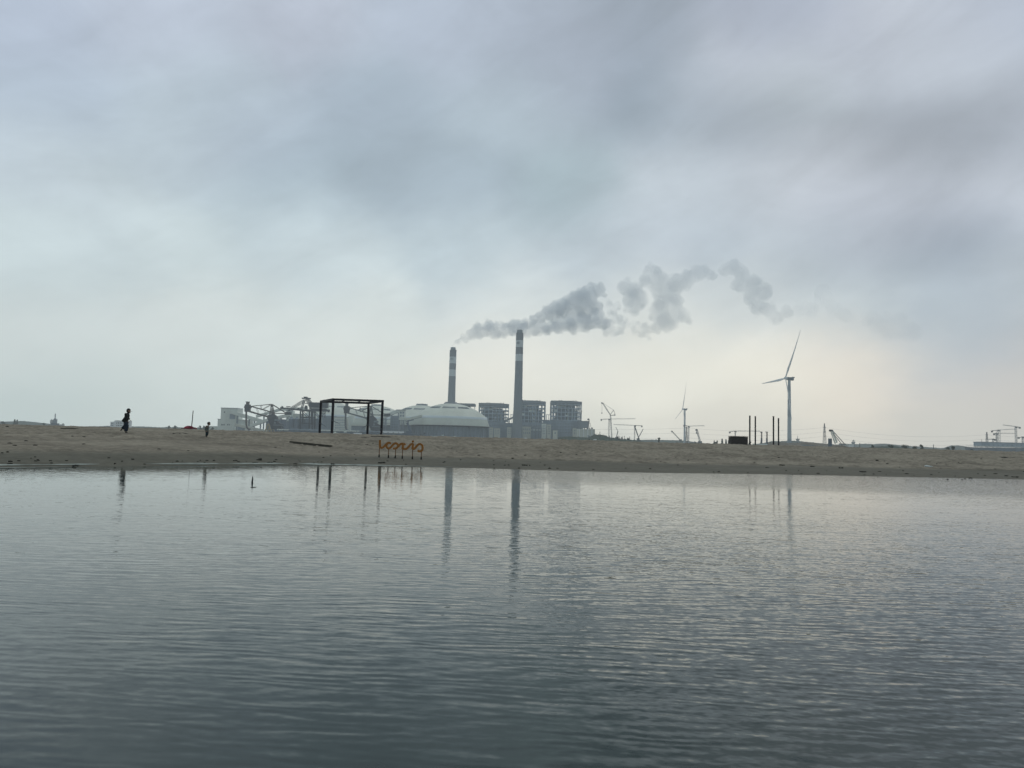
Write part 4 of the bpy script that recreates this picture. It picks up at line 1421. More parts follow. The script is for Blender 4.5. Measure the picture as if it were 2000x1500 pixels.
pbox(MB(), 1174.8, 806, 1176.6, 808, Y - 1, 2).build('hook_block', M_DARK, lc)
pbox(MB(), 1199, 809.5, 1202, 811.5, Y - 1, 3).build('counterweight', M_DARK, lc)

# crossed booms, small jibs
Y = 1750
cx = thing('crawler_crane', 'dark crane with a boom slanting down right from the flat top mast', 'crane', (W(1249, 861, Y).x, Y, G0), 'crawler cranes on the far shore')
lines(cx, 'boom', M_DARK, [(1239.5, 832, 1249.5, 861, 1.3)], Y - 30, 1.5, 1)
pbox(MB(), 1246.5, 859, 1252.5, 862.5, Y - 30, 4).build('cab', M_DARK, cx)
cx = thing('crawler_crane', 'thin pale boom slanting up right across the dark boom', 'crane', (W(1246, 861, Y).x, Y, G0), 'crawler cranes on the far shore')
lines(cx, 'boom', M_CRANE, [(1246.5, 856, 1256.2, 838, 0.9)], Y, 1.2, 1)
pbox(MB(), 1244, 856, 1249, 862, Y, 4).build('cab', M_CRANE, cx)
cx = thing('knuckle_crane', 'little bent crane standing over the trees between the two flat top cranes', 'crane', (W(1204, 856, Y).x, Y, G0))
lines(cx, 'boom', M_CRANE, [(1203.5, 855, 1207.2, 842, 1.1), (1207, 842.5, 1202.8, 834.5, 0.6)], Y, 1.2, 1)
pbox(MB(), 1201, 854, 1206, 858, Y, 4).build('cab', M_CRANE, cx)
cx = thing('crawler_crane', 'grey crane with its boom leaning left, left of the small distant turbine', 'crane', (W(1329, 861, Y).x, Y, G0), 'crawler cranes on the far shore')
mb = MB(); lattice(mb, W(1329, 860, Y), W(1313, 843, Y), 1.6, 0.45, 14); mb.build('boom', M_CRANE, cx)
pbox(MB(), 1311.2, 841.5, 1314, 844, Y, 3).build('boom_head', M_DARK, cx)
pbox(MB(), 1327, 858, 1332, 862.5, Y, 4).build('cab', M_CRANE, cx)
cx = thing('crawler_crane', 'crane leaning left with a dark head, right of the small distant turbine', 'crane', (W(1367, 864, Y).x, Y, G0), 'crawler cranes on the far shore')
mb = MB(); lattice(mb, W(1367.5, 863, Y), W(1361, 840, Y), 2.8, 0.6, 10); mb.build('boom', M_CRANEL, cx)
pbox(MB(), 1359, 838, 1362.5, 841.5, Y, 3).build('boom_head', M_DARK, cx)
pbox(MB(), 1359.5, 844.5, 1362.5, 847, Y, 3).build('hook_block', M_DARK, cx)
pbox(MB(), 1364, 861.5, 1371, 865.5, Y, 4).build('cab', M_CRANE, cx)

# piling rigs (a pair)
for (x, yt, lbl) in ((1487.5, 843, 'piling rig between the black posts, left one of the pair'), (1498, 843, 'piling rig between the black posts, right one of the pair')):
    Y = 900
    pr = thing('piling_rig', lbl, 'piling rig', (W(x, 868, Y).x, Y, G0), 'pair of piling rigs between the black posts')
    mb = MB(); lattice(mb, W(x, 867.5, Y), W(x, yt + 0.5, Y), 0.95, 0.3, 18); mb.build('mast', M_BROWNST, pr)
    pbox(MB(), x - 1.8, yt, x + 1.6, yt + 1.6, Y - 1, 2).build('mast_head', M_DARK, pr)
    pbox(MB(), x - 1.2, yt + 13, x + 1.6, yt + 24, Y - 0.6, 1.2, G0).build('hammer', M_HULL, pr)
    lines(pr, 'stay', M_CRANE, [(x + (2.2 if x > 1490 else -2.2), yt + 24, x, yt + 12, 0.3)], Y, 1, 0.3)

# crane with white lattice boom near the small hut, and its dark house
Y = 700
cg = thing('crawler_crane', 'crane with a thick pale lattice boom leaning left, right of the large turbine', 'crane', (W(1636, 868, Y).x, Y, G0), 'crawler cranes on the far shore')
mb = MB(); lattice(mb, W(1633, 866, Y), W(1624.5, 841.5, Y), 1.9, 0.32, 12); mb.build('boom', M_PALE, cg)
pbox(MB(), 1620.8, 839, 1627, 842.8, Y - 0.6, 2.2).build('boom_head', M_DARK, cg)
pbox(MB(), 1620, 856.5, 1625, 867, Y, 3, G0).build('engine_house', M_HULL, cg)
lines(cg, 'stay', M_CRANE, [(1626.5, 841, 1650, 867, 0.45), (1627, 845, 1644, 867, 0.4), (1628, 848, 1636, 862, 0.35)], Y, 1.2, 0.4)
pbox(MB(), 1641, 866.2, 1653, 868.2, Y, 3).build('deck', M_CRANE, cg)


# ------------------------------------------------------------------ pylons and wires
def pylon(label, xc, ytop, ybase, Y, wb, arms):
    base = W(xc, ybase, Y)
    X = base.x
    k = Y / F
    zt = W(xc, ytop, Y).z
    root = thing('pylon', label, 'pylon', (X, Y, G0), 'lattice electricity pylons')
    mb = MB()
    n = 9
    for s in (-1, 1):
        for yy in (-1, 1):
            mb.bar((X + s * wb * k / 2, Y + yy * wb * k / 2, G0), (X + s * 0.5, Y + yy * 0.5, zt), 0.45)
    for i in range(n):
        f0, f1 = (i / n) ** 0.8, ((i + 1) / n) ** 0.8
        a0, a1 = (1 - f0) * wb * k / 2 + 0.5 * f0, (1 - f1) * wb * k / 2 + 0.5 * f1
        z0, z1 = G0 + (zt - G0) * f0, G0 + (zt - G0) * f1
        for yy in (-1, 1):
            mb.bar((X - a0, Y + yy * a0, z0), (X + a1, Y + yy * a1, z1), 0.28)
            mb.bar((X + a0, Y + yy * a0, z0), (X - a1, Y + yy * a1, z1), 0.28)
    mb.build('lattice_tower', M_CRANE, root)
    for ya in arms:
        z = W(xc, ya, Y).z
        mb = MB()
        mb.bar((X - 2.6, Y, z), (X + 2.6, Y, z), 0.5)
        mb.bar((X - 2.6, Y, z), (X, Y, z + 1.8), 0.25)
        mb.bar((X + 2.6, Y, z), (X, Y, z + 1.8), 0.25)
        mb.build('cross_arm', M_CRANE, root)
    return X


PY = 1450
pylon('tall lattice pylon between the large turbine and the pale lattice crane', 1610.5, 827, 866, PY, 6.5, (835, 843.5, 852))
pylon('lattice pylon at the left end of the right-hand ship', 1928, 844, 874, PY, 6.0, (849, 857.5, 866))
pylon('lattice pylon beside the small distant turbine tower', 1341, 833, 862, PY, 4.0, (836, 846, 855))


def wire(x0, y0, x1, y1, sag, lbl):
    n = 22
    pts = []
    for i in range(n + 1):
        t = i / n
        p = W(x0 + (x1 - x0) * t, y0 + (y1 - y0) * t, PY)
        p.z -= sag * PY / F * 4 * t * (1 - t)
        pts.append(p)
    o = MB().tube(pts, 0.09, 4, cap=False).build('power_cable', M_CRANE)
    tag(o, lbl, 'cable', 'power cables strung between the pylons')


for i, nm in enumerate(('upper', 'middle', 'lower')):
    o8 = i * 8.6
    wire(1150, 838.5 + i * 8, 1341, 836 + i * 9.5, 1.5, nm + ' power cable between the plant and the small distant turbine')
    wire(1341, 836 + i * 9.5, 1610.5, 835 + o8, 6.5, nm + ' power cable between the small turbine and the tall pylon')
    wire(1610.5, 835 + o8, 1928, 849 + o8, 10.0, nm + ' power cable between the tall pylon and the right-hand ship')
    wire(1928, 849 + o8, 2080, 852 + o8, 3.5, nm + ' power cable leaving the picture behind the right-hand ship')

# ------------------------------------------------------------------ right-hand ship / dock
Y = 1350
ds = thing('dock_ship', 'long blue grey ship with a stepped deck at the right edge', 'ship', (W(1955, 880, Y).x, Y, 0.3))
MB().poly([(W(1903.5, 873.5, Y).x, W(1903.5, 873.5, Y).z), (W(1908, 880, Y).x, 0.2), (W(2100, 880, Y).x, 0.2), (W(2100, 878.5, Y).x, W(2100, 876.5, Y).z)], Y, Y + 30).build('hull', M_HULL, ds)
pbox(MB(), 1917.5, 865.8, 2080, 874.5, Y + 3, 24).build('deck_block', M_WALLB, ds)
pbox(MB(), 1917, 864.8, 2080, 865.8, Y + 2.5, 25).build('deck_edge', M_STEEL, ds)
pbox(MB(), 1906, 872.8, 2080, 873.6, Y - 0.6, 30).build('rail', M_PALE, ds)
for i in range(10):
    pbox(MB(), 1922 + i * 9, 868, 1924 + i * 9, 871, Y + 2.6, 0.3).build('hull_rib', M_STEEL, ds)
lines(ds, 'mast', M_CRANE, [(1917.5, 858, 1917.5, 866, 0.4), (1904.5, 868, 1904.5, 873.5, 0.4), (1909, 870, 1909, 873.5, 0.3)], Y + 3, 0, 0.4)


# ------------------------------------------------------------------ hills, mounds, trees
def hill(pts, Y, dep, seed, m, rough=0.8, name='hill', kind='structure', label=None, cat=None, group=None):
    """wooded ridge: top follows the given view points, uneven like tree tops"""
    xs = [p[0] for p in pts]
    n = max(30, int((xs[-1] - xs[0]) * 1.6))
    k = Y / F
    rows = 7
    vs, fs = [], []
    for j in range(rows):
        f = j / (rows - 1)
        pxs = xs[0] + (xs[-1] - xs[0]) * np.arange(n + 1) / n
        NZ = fbm(pxs * 0.35 + j * 7, pxs * 0 + seed * 3.7 + j, seed, 4, 0.6)
        for i in range(n + 1):
            px = xs[0] + (xs[-1] - xs[0]) * i / n
            py = np.interp(px, xs, [p[1] for p in pts])
            p = W(px, float(py), Y)
            nz = float(NZ[i])
            top = max(0.3, p.z - G0 + nz * rough * k * 2.0)
            edge = min(1, (i + 0.01) / 3, (n - i + 0.01) / 3)
            vs.append((p.x, Y + dep * (f - 0.3), G0 - 0.6 + top * [0.0, 0.55, 0.9, 1.0, 0.8, 0.4, 0.0][j] * edge))
    for j in range(rows - 1):
        for i in range(n):
            a = j * (n + 1) + i
            fs.append((a, a + 1, a + n + 2, a + n + 1))
    o = MB().add(vs, fs, False).build(name, m)
    return tag(o, label, cat, group, kind)


hill([(-60, 821), (0, 822.5), (20, 822), (28, 821), (45, 822.5), (62, 824.5), (80, 826.5), (98, 828.5), (112, 831)], 2400, 200, 1, M_HILL, 0.55)
hill([(150, 833), (170, 831.8), (185, 832), (200, 831), (215, 832.5), (260, 832), (285, 833), (320, 834.5), (350, 835)], 2300, 200, 2, M_HILL, 0.6)
hill([(300, 836), (318, 833.5), (340, 833.5), (360, 834), (385, 834.5), (400, 833.5), (415, 836), (428, 838)], 2200, 150, 3, M_HILL, 0.9)
hill([(1240, 864), (1252, 859.5), (1275, 858), (1300, 858.5), (1340, 860), (1365, 863), (1400, 868)], 2300, 200, 4, M_HILL, 0.5)
hill([(1480, 868), (1500, 865), (1520, 861.5), (1560, 860.5), (1580, 862), (1620, 866), (1650, 869)], 1900, 200, 5, M_HILL, 0.9)
hill([(1640, 868), (1660, 867.2), (1690, 867), (1703, 866), (1718, 867.5), (1738, 866.2), (1760, 868.2), (1790, 871), (1815, 872.5), (1850, 875), (1870, 874)], 2450, 200, 6, M_HILL, 0.5)
hill([(1860, 873), (1870, 869.5), (1885, 869.8), (1900, 872.5), (1925, 875)], 2400, 150, 7, M_HILL, 0.35)
hill([(1090, 853), (1110, 851.5), (1130, 852.5), (1150, 853.5), (1163, 847.5), (1180, 848), (1192, 853), (1215, 856), (1250, 859), (1262, 863)], 1100, 60, 8, M_HILL, 0.8,
     name='scrub_bank', kind='structure')
hill([(1150, 855), (1200, 858), (1230, 858), (1260, 863)], 900, 40, 9, M_HILL, 0.6, name='scrub_bank')
hill([(1480, 868.5), (1500, 867), (1508, 863.5), (1520, 862.5), (1527, 863.5), (1535, 863), (1560, 864.5), (1580, 862), (1600, 864.5), (1640, 868)], 1000, 60, 10, M_EARTH, 0.5,
     name='earth_mound')
hill([(1630, 869.5), (1650, 867.5), (1660, 871)], 500, 20, 11, M_EARTH, 0.3, name='earth_mound')
hill([(1695, 875), (1710, 872), (1725, 871), (1745, 869.5), (1762, 871.5), (1775, 875)], 900, 40, 12, M_HILL, 0.9, name='scrub_bank')


def tree(label, xc, ytop, ybase, wpx, Y, seed, kind='round', group=None):
    rnd = random.Random(seed)
    k = Y / F
    base = W(xc, ybase, Y)
    H = W(xc, ytop, Y).z - G0
    wd = wpx * k
    root = thing('tree', label, 'tree', (base.x, Y, G0), group)
    X = base.x
    tr = MB()
    tr.tube([(X, Y, G0 - 0.2), (X + 0.05 * H, Y, G0 + H * 0.4), (X, Y, G0 + H * 0.8)], [H * 0.035, H * 0.025, H * 0.01], 7)
    for i in range(5):
        a = rnd.uniform(0, 6.28)
        z0 = G0 + H * rnd.uniform(0.3, 0.6)
        tr.tube([(X, Y, z0), (X + math.cos(a) * wd * 0.3, Y + math.sin(a) * wd * 0.3, z0 + H * 0.2)], [H * 0.014, H * 0.006], 5)
    tr.build('trunk', M_BARK, root)
    cr = MB()
    n = 420
    lob = [(rnd.uniform(-0.3, 0.3) * wd, rnd.uniform(-0.3, 0.3) * wd, rnd.uniform(0.4, 0.9) * H, rnd.uniform(0.16, 0.3) * wd) for _ in range(9)]
    for i in range(n):
        if kind == 'conifer':
            h = rnd.random() ** 0.8
            rr = wd * 0.5 * (1 - h) * rnd.uniform(0.3, 1.1) + 0.02 * H
            a = rnd.uniform(0, 6.28)
            c = Vector((X + math.cos(a) * rr, Y + math.sin(a) * rr, G0 + H * (0.1 + 0.9 * h)))
        else:
            lx, ly, lz, lr = rnd.choice(lob)
            dv = Vector((rnd.gauss(0, 1), rnd.gauss(0, 1), rnd.gauss(0, 1))).normalized() * lr * rnd.uniform(0.5, 1.15)
            c = Vector((X + lx, Y + ly, G0 + lz)) + dv
        s = H * rnd.uniform(0.04, 0.085)
        a, b_, c2 = (Vector((rnd.gauss(0, 1), rnd.gauss(0, 1), rnd.gauss(0, 1))).normalized() * s for _ in range(3))
        cr.add([c + a, c + b_, c + c2, c - a * 0.6], [(0, 1, 2), (0, 2, 3), (1, 3, 2)])
    cr.build('crown', M_LEAF, root)
    return root


tr_spec = [
    (1395, 860.5, 867, 4, 900, 'conifer', 'leftmost small dark tree left of the slatted box'),
    (1400.5, 859.5, 867, 5, 900, 'round', 'bushy dark tree, second from the left before the slatted box'),
    (1410.5, 857.5, 867.5, 5, 900, 'conifer', 'tallest pointed tree left of the slatted box'),
    (1418, 858.5, 868, 4, 900, 'conifer', 'narrow pointed tree between the tallest one and the slatted box'),
    (1423, 860, 868, 3, 900, 'conifer', 'small narrow tree just left of the slatted box'),
    (1464, 862, 869, 5, 700, 'round', 'low bush behind the foot of the first black post'),
    (1358, 861.5, 866, 5, 1000, 'round', 'small dark bush right of the tower crane behind the small turbine'),
    (1397, 863, 868, 5, 1000, 'round', 'small dark bush among the trees left of the slatted box'),
    (1287, 855, 862, 5, 1000, 'round', 'lone dark tree in front of the far wooded hill'),
    (1705, 869, 877, 5, 700, 'round', 'low round tree at the left of the right-hand clumps'),
    (1741, 869, 877.5, 12, 700, 'round', 'widest clump like tree below the right-hand sky'),
    (1768, 869.5, 878, 13, 650, 'round', 'broad dark tree left of the forked tree'),
    (1787, 871.5, 879.5, 9, 600, 'round', 'low dark tree just left of the forked tree'),
    (1801, 867, 880, 8, 600, 'round', 'tall forked dark tree standing out on the right'),
    (1852, 873.5, 880, 8, 700, 'round', 'low dark tree left of the right-hand ship, first of two'),
    (1862, 871.5, 881, 7, 700, 'round', 'taller dark tree left of the right-hand ship, beside the far hill'),
    (1898, 878, 882.5, 10, 500, 'round', 'low bush in front of the bow of the right-hand ship'),
    (1207, 852, 859, 5, 1100, 'round', 'bush with bare tips between the flat top cranes, left one'),
    (1215, 853, 860, 4, 1100, 'round', 'bush between the flat top cranes, middle one'),
    (1227, 855, 861, 5, 1100, 'round', 'bush between the flat top cranes, right one'),
    (330, 831, 838, 5, 1500, 'round', 'small rounded tree left of the red boat'),
    (342, 830.5, 838, 5, 1500, 'round', 'larger rounded tree left of the red boat'),
    (391, 831, 840, 5, 1500, 'round', 'tree between the red boat and the child'),
    (398, 830.5, 841, 5, 1500, 'round', 'tree close to the left of the child'),
    (414, 834, 841, 6, 1400, 'round', 'tree between the child and the stepped building'),
    (6, 822.5, 830, 7, 1500, 'round', 'tree at the far left edge on the hill foot'),
    (28, 819.5, 830, 5, 1500, 'conifer', 'pointed tree rising over the left hill'),
    (33, 820.5, 830, 4, 1500, 'conifer', 'second pointed tree rising over the left hill'),
    (86, 825.5, 832, 5, 1500, 'round', 'tree left of the distant ship with a mast'),
]
for i, (x, yt, yb, w_, Y, kd, lbl) in enumerate(tr_spec):
    tree(lbl, x, yt, yb, w_, Y, 100 + i, kd, 'far trees behind the beach')

# posts sticking up from the scrub
for (x, yt, yb, lbl) in ((1171.7, 843, 850, 'thin dark post on the scrub bank just right of the ribbed block'),
                         (1191, 851, 858, 'thin short post at the foot of the luffing crane, left one'), (1194, 852.5, 858, 'thin short post at the foot of the luffing crane, right one'),
                         (1207.5, 851, 858, 'left post of the four thin posts between the flat top cranes'), (1210.5, 851.5, 858, 'second of the four thin posts between the flat top cranes'),
                         (1215, 851.5, 859, 'third of the four thin posts between the flat top cranes'), (1219.5, 851.5, 859, 'rightmost of the four thin posts between the flat top cranes'),
                         (1225, 855, 860, 'low thin post left of the jib leftwards crane mast'), (1230, 852.5, 861, 'thin post closest to the mast of the crane with the left jib'),
                         (1679, 865, 877, 'lone thin dark post right of the small forked signal tower'), (1823, 868, 876, 'lone thin dark post between the forked tree and the ship')):
    Y = 950
    o = MB().bar(W(x, yt, Y), Vector((W(x, yb, Y).x, Y, G0)), 0.55).build('scrub_post', M_CRANE)
    tag(o, lbl, 'post', 'thin posts along the far scrub line')

# radio tower with round head, distant
Y = 1700
rt = thing('water_tower', 'small pale tower with a wide round head right of the large turbine', 'tower', (W(1558, 864, Y).x, Y, G0))
q = W(1558, 864, Y)
MB().lathe([(1.6, G0), (1.4, W(1558, 858, Y).z)], q.x, Y, 16).build('shaft', M_CONC, rt)
z1, z2 = W(1558, 861, Y).z, W(1558, 857, Y).z
MB().lathe([(1.5, z1 - 1.5), (4.4, z2 - 1.5), (4.2, z2)], q.x, Y, 24).build('round_head', M_CRANEL, rt)
MB().lathe([(0.8, z2), (0.4, W(1558, 850.5, Y).z)], q.x, Y, 10).build('spire', M_CRANEL, rt)
Y = 1600
rt = thing('signal_tower', 'small forked pale signal tower right of the pale lattice crane', 'tower', (W(1667, 868, Y).x, Y, G0))
lines(rt, 'mast', M_CRANEL, [(1667, 859, 1667, 869, 0.9), (1665, 860, 1665, 864, 0.5), (1669.4, 860, 1669.4, 864, 0.5)], Y, 0, 0.6)
pbox(MB(), 1664, 863, 1670.4, 865.5, Y - 0.5, 3).build('platform', M_CRANEL, rt)
pbox(MB(), 1664.6, 865.5, 1669.6, 869, Y - 0.5, 3, G0).build('tower_base', M_CONC, rt)

# left: small ship with mast and block on the horizon; the white building
Y = 1700
sh = thing('work_ship', 'grey ship with a tall mast on the horizon at the far left', 'ship', (W(105, 831, Y).x, Y, 0.3))
pts = [(97.5, 825.8), (112.5, 827), (112, 832), (102, 832)]
MB().poly([(W(*c, Y).x, W(*c, Y).z) for c in pts][::-1], Y, Y + 8).build('hull', M_HULL, sh)
pbox(MB(), 98, 820, 103.5, 825.9, Y + 1, 5).build('wheelhouse', M_CRANEL, sh)
pbox(MB(), 104, 818.6, 109.4, 826.6, Y + 1, 5).build('wheelhouse', M_CONC, sh)
pbox(MB(), 105.5, 817.3, 109, 818.6, Y + 2, 3).build('bridge_roof', M_STEEL, sh)
MB().bar(W(107.5, 819, Y + 3), W(108.2, 808, Y + 3), 1.5).build('mast', M_STEEL, sh)
MB().bar(W(101, 820.5, Y + 3), W(101.4, 818, Y + 3), 0.9).build('funnel', M_STEEL, sh)
sh = thing('fishing_boat', 'tiny pale boat just right of the ship with a mast', 'boat', (W(121, 831, Y).x, Y, 0.3))
pts = [(116.5, 828.8), (124.5, 829), (123.5, 831.5), (118, 831.5)]
MB().poly([(W(*c, Y).x, W(*c, Y).z) for c in pts][::-1], Y, Y + 4).build('hull', M_CRANEL, sh)
pbox(MB(), 121.5, 827, 124, 829, Y + 0.5, 2).build('cabin', M_CRANEL, sh)

wb = building('white_building', 'white two storey building on the horizon behind the walking adult', 'building',
              [('wall', 222.2, 822, 254, None, 0, 6, M_WHITE), ('wall', 214.8, 823.6, 222.2, None, 2, 4, M_WHITE),
               ('roof', 225, 821.4, 254.2, 822.2, -0.4, 6.6, M_CRANEL)], 1500,
              [(226.5, 824.4, 253, 828.2, 8, 1, 0, M_GLASS, 0.5, 0.62), (226.5, 829.0, 253, 832.8, 8, 1, 0, M_GLASS, 0.5, 0.55),
               (217, 825, 221.5, 833, 2, 2, 2, M_STEEL, 0.6, 0.6)])

# pale boat hut at the ridge, white litter in front of plant, low white fence
Y = 420
bo = thing('white_skip', 'white skip shaped boat beyond the ridge right of the pale lattice crane', 'boat', (W(1663, 873, Y).x, Y, G0))
pts = [(1657.5, 867.5), (1668.2, 868), (1667.2, 875), (1659.5, 875)]
MB().poly([(W(*c, Y).x, W(*c, Y).z) for c in pts][::-1], Y, Y + 2).build('hull', M_WHITE, bo)
pbox(MB(), 1657, 867, 1668.6, 867.9, Y - 0.1, 2.2).build('gunwale', M_PALE, bo)
for (x, y, w_, lbl) in ((1022.5, 856.2, 6.5, 'white upturned dinghy lying before the taller chimney'), (958, 854.5, 3, 'tiny white buoy boat right of the largest dome'),
                        (1158.5, 858.6, 7, 'white upturned dinghy lying before the ribbed block')):
    Y = 300
    a, b_ = W(x, y, Y), W(x + w_, y, Y)
    L = b_.x - a.x
    mb = MB()
    mb.tube([(a.x + L * t, Y, a.z - 0.1 + L * 0.10 * t) for t in (0, 0.15, 0.5, 0.85, 1)], [L * 0.03, L * 0.12, L * 0.16, L * 0.13, L * 0.05], 10)
    o = mb.build('dinghy', M_WHITE)
    tag(o, lbl, 'boat')
pf = thing('pale_barge', 'pale low barge in front of the earth mound behind the large turbine', 'barge', (W(1580, 872, 500).x, 500, G0))
pbox(MB(), 1567, 870, 1592, 872.2, 500, 3, G0).build('hull', M_CRANEL, pf)
pbox(MB(), 1570, 869.2, 1589, 870, 500.4, 2).build('deck_rail', M_STEEL, pf)
pf = thing('pale_barge', 'pale flat barge behind the feet of the piling rigs', 'barge', (W(1487, 868, 420).x, 420, G0))
pbox(MB(), 1473, 866.8, 1499, 869.5, 420, 3, G0).build('hull', M_PALE, pf)
MB().bar(W(1478, 867.5, 420.5), W(1496, 868.8, 420.5), 0.3, 1.5).build('gangway', M_WHITE, pf)

# ------------------------------------------------------------------ on the beach: black frame
def frame_pergola():
    Yf = 96.0
    posts = [((628.2, 780), (624.2, 847.8), 96.5), ((651.2, 778.5), (648.0, 849.2), 90.0), ((720.6, 785.5), (717.4, 852.0), 97.5), ((748.0, 783.5), (744.6, 853.6), 91.0)]
    feet, tops = [], []
    for (tp, bt, Y) in posts:
        f = W(*bt, Y)
        t_ = W(*tp, Y)
        feet.append(Vector((f.x, Y, ground_z(f.x, Y))))
        tops.append(Vector((f.x, Y, t_.z)))
    root = thing('frame_pergola', 'black steel frame with four posts and an open top standing on the sand', 'frame', (feet[0] + feet[3]) / 2)
    zt = sum(t.z for t in tops) / 4
    wdt = 0.26
    for f in feet:
        MB().box(f.x - wdt / 2, f.x + wdt / 2, f.y - wdt / 2, f.y + wdt / 2, f.z - 0.25, zt - wdt).build('post', M_IRON, root)
    T = [Vector((f.x, f.y, zt - wdt / 2)) for f in feet]
    for a, b_ in ((0, 2), (1, 3), (0, 1), (2, 3)):
        e = (T[b_] - T[a]).normalized() * wdt * 0.5
        long_ = (a, b_) in ((0, 2), (1, 3))
        dz = 0.0 if long_ else 0.004
        MB().bar(T[a] - e + Vector((0, 0, dz)), T[b_] + e + Vector((0, 0, dz)), wdt, wdt, up=Vector((0, 0, 1))).build('top_beam', M_IRON, root)
    # slim rails across the open top
    for q in (0.33, 0.66):
        MB().bar(T[0].lerp(T[2], q), T[1].lerp(T[3], q), 0.05, 0.05, up=Vector((0, 0, 1))).build('cross_rail', M_IRON, root)
    # ropes wound round the posts
    for i, f in enumerate(feet):
        h = [1.25, 1.55, 1.25, 0.72][i]
        pts = [(f.x + math.cos(a) * 0.155, f.y + math.sin(a) * 0.155, f.z + h + 0.03 * a / 6.28) for a in np.linspace(0, 6.28 * 3, 40)]
        MB().tube(pts, 0.03, 6).build('rope_coil', M_ROPE, root)
        if i < 3:
            dd = Vector(((0.75, 0.9, -0.6)[i], -0.1, -0.38))
            s = f + Vector((0.1 if dd.x > 0 else -0.1, 0, h))
            MB().tube([s, s + dd * 0.5 + Vector((0, 0, 0.03)), s + dd], [0.03, 0.025, 0.012], 6).build('rope_end', M_ROPE, root)
    return root


frame_pergola()

# four bare posts on the right
for (x, yt, Y, lbl) in ((1464.4, 812.5, 113, 'bare black post nearest the slatted box'), (1475.2, 813.5, 121, 'second bare black post from the slatted box'),
                        (1510.7, 813.5, 113, 'third bare black post, left one of the pair by the turbine'),
                        (1520.6, 817.3, 121, 'bare black post closest to the large turbine, shortest')):
    f = W(x, 868, Y)
    zb = ground_z(f.x, Y)
    r_ = thing('black_post', lbl, 'post', (f.x, Y, zb), 'four bare black posts on the sand')
    zt = W(x, yt, Y).z
    MB().box(f.x - 0.09, f.x + 0.09, Y - 0.09, Y + 0.09, zb - 0.25, zt).build('post_shaft', M_IRON, r_)
    MB().box(f.x - 0.11, f.x + 0.11, Y - 0.11, Y + 0.11, zt, zt + 0.05).build('post_cap', M_DARK, r_)

# slatted box
Y = 92
f0, f1 = W(1428.8, 866, Y), W(1461.0, 866, Y)
zb = min(ground_z(f0.x, Y), ground_z(f1.x, Y)) - 0.1
zt = W(1445, 852, Y).z
sb = thing('slatted_box', 'dark brown slatted wooden box on the ridge, left of the black posts', 'wooden box', ((f0.x + f1.x) / 2, Y, zb))
ns = 8
hgt = (zt - 0.05 - zb) / ns
for i in range(ns):
    MB().box(f0.x, f1.x, Y + random.uniform(0, 0.01), Y + 0.04, zb + i * hgt, zb + (i + 0.86) * hgt).build('slat', M_SLATW, sb)
    MB().box(f0.x, f1.x, Y + 1.3, Y + 1.34, zb + i * hgt, zb + (i + 0.86) * hgt).build('slat', M_SLATW, sb)
    for xx in (f0.x + 0.001, f1.x - 0.041):
        MB().box(xx, xx + 0.04, Y + 0.05, Y + 1.29, zb + i * hgt, zb + (i + 0.86) * hgt).build('slat', M_SLATW, sb)
MB().box(f0.x + 0.05, f1.x - 0.05, Y + 0.06, Y + 1.28, zb, zt - 0.07).build('liner', M_WOOD, sb)
MB().box(f0.x - 0.03, f1.x + 0.03, Y - 0.02, Y + 1.36, zt - 0.05, zt).build('lid', M_SLATW, sb)


# ------------------------------------------------------------------ script sign
def catmull(P, n=7):
    out = []
    P = [P[0]] + list(P) + [P[-1]]
    for i in range(1, len(P) - 2):
        p0, p1, p2, p3 = (Vector(q) for q in P[i - 1:i + 3])
        for j in range(n):
            t = j / n
            out.append(0.5 * ((2 * p1) + (-p0 + p2) * t + (2 * p0 - 5 * p1 + 4 * p2 - p3) * t * t + (-p0 + 3 * p1 - 3 * p2 + p3) * t ** 3))
    out.append(Vector(P[-2]))
    return out


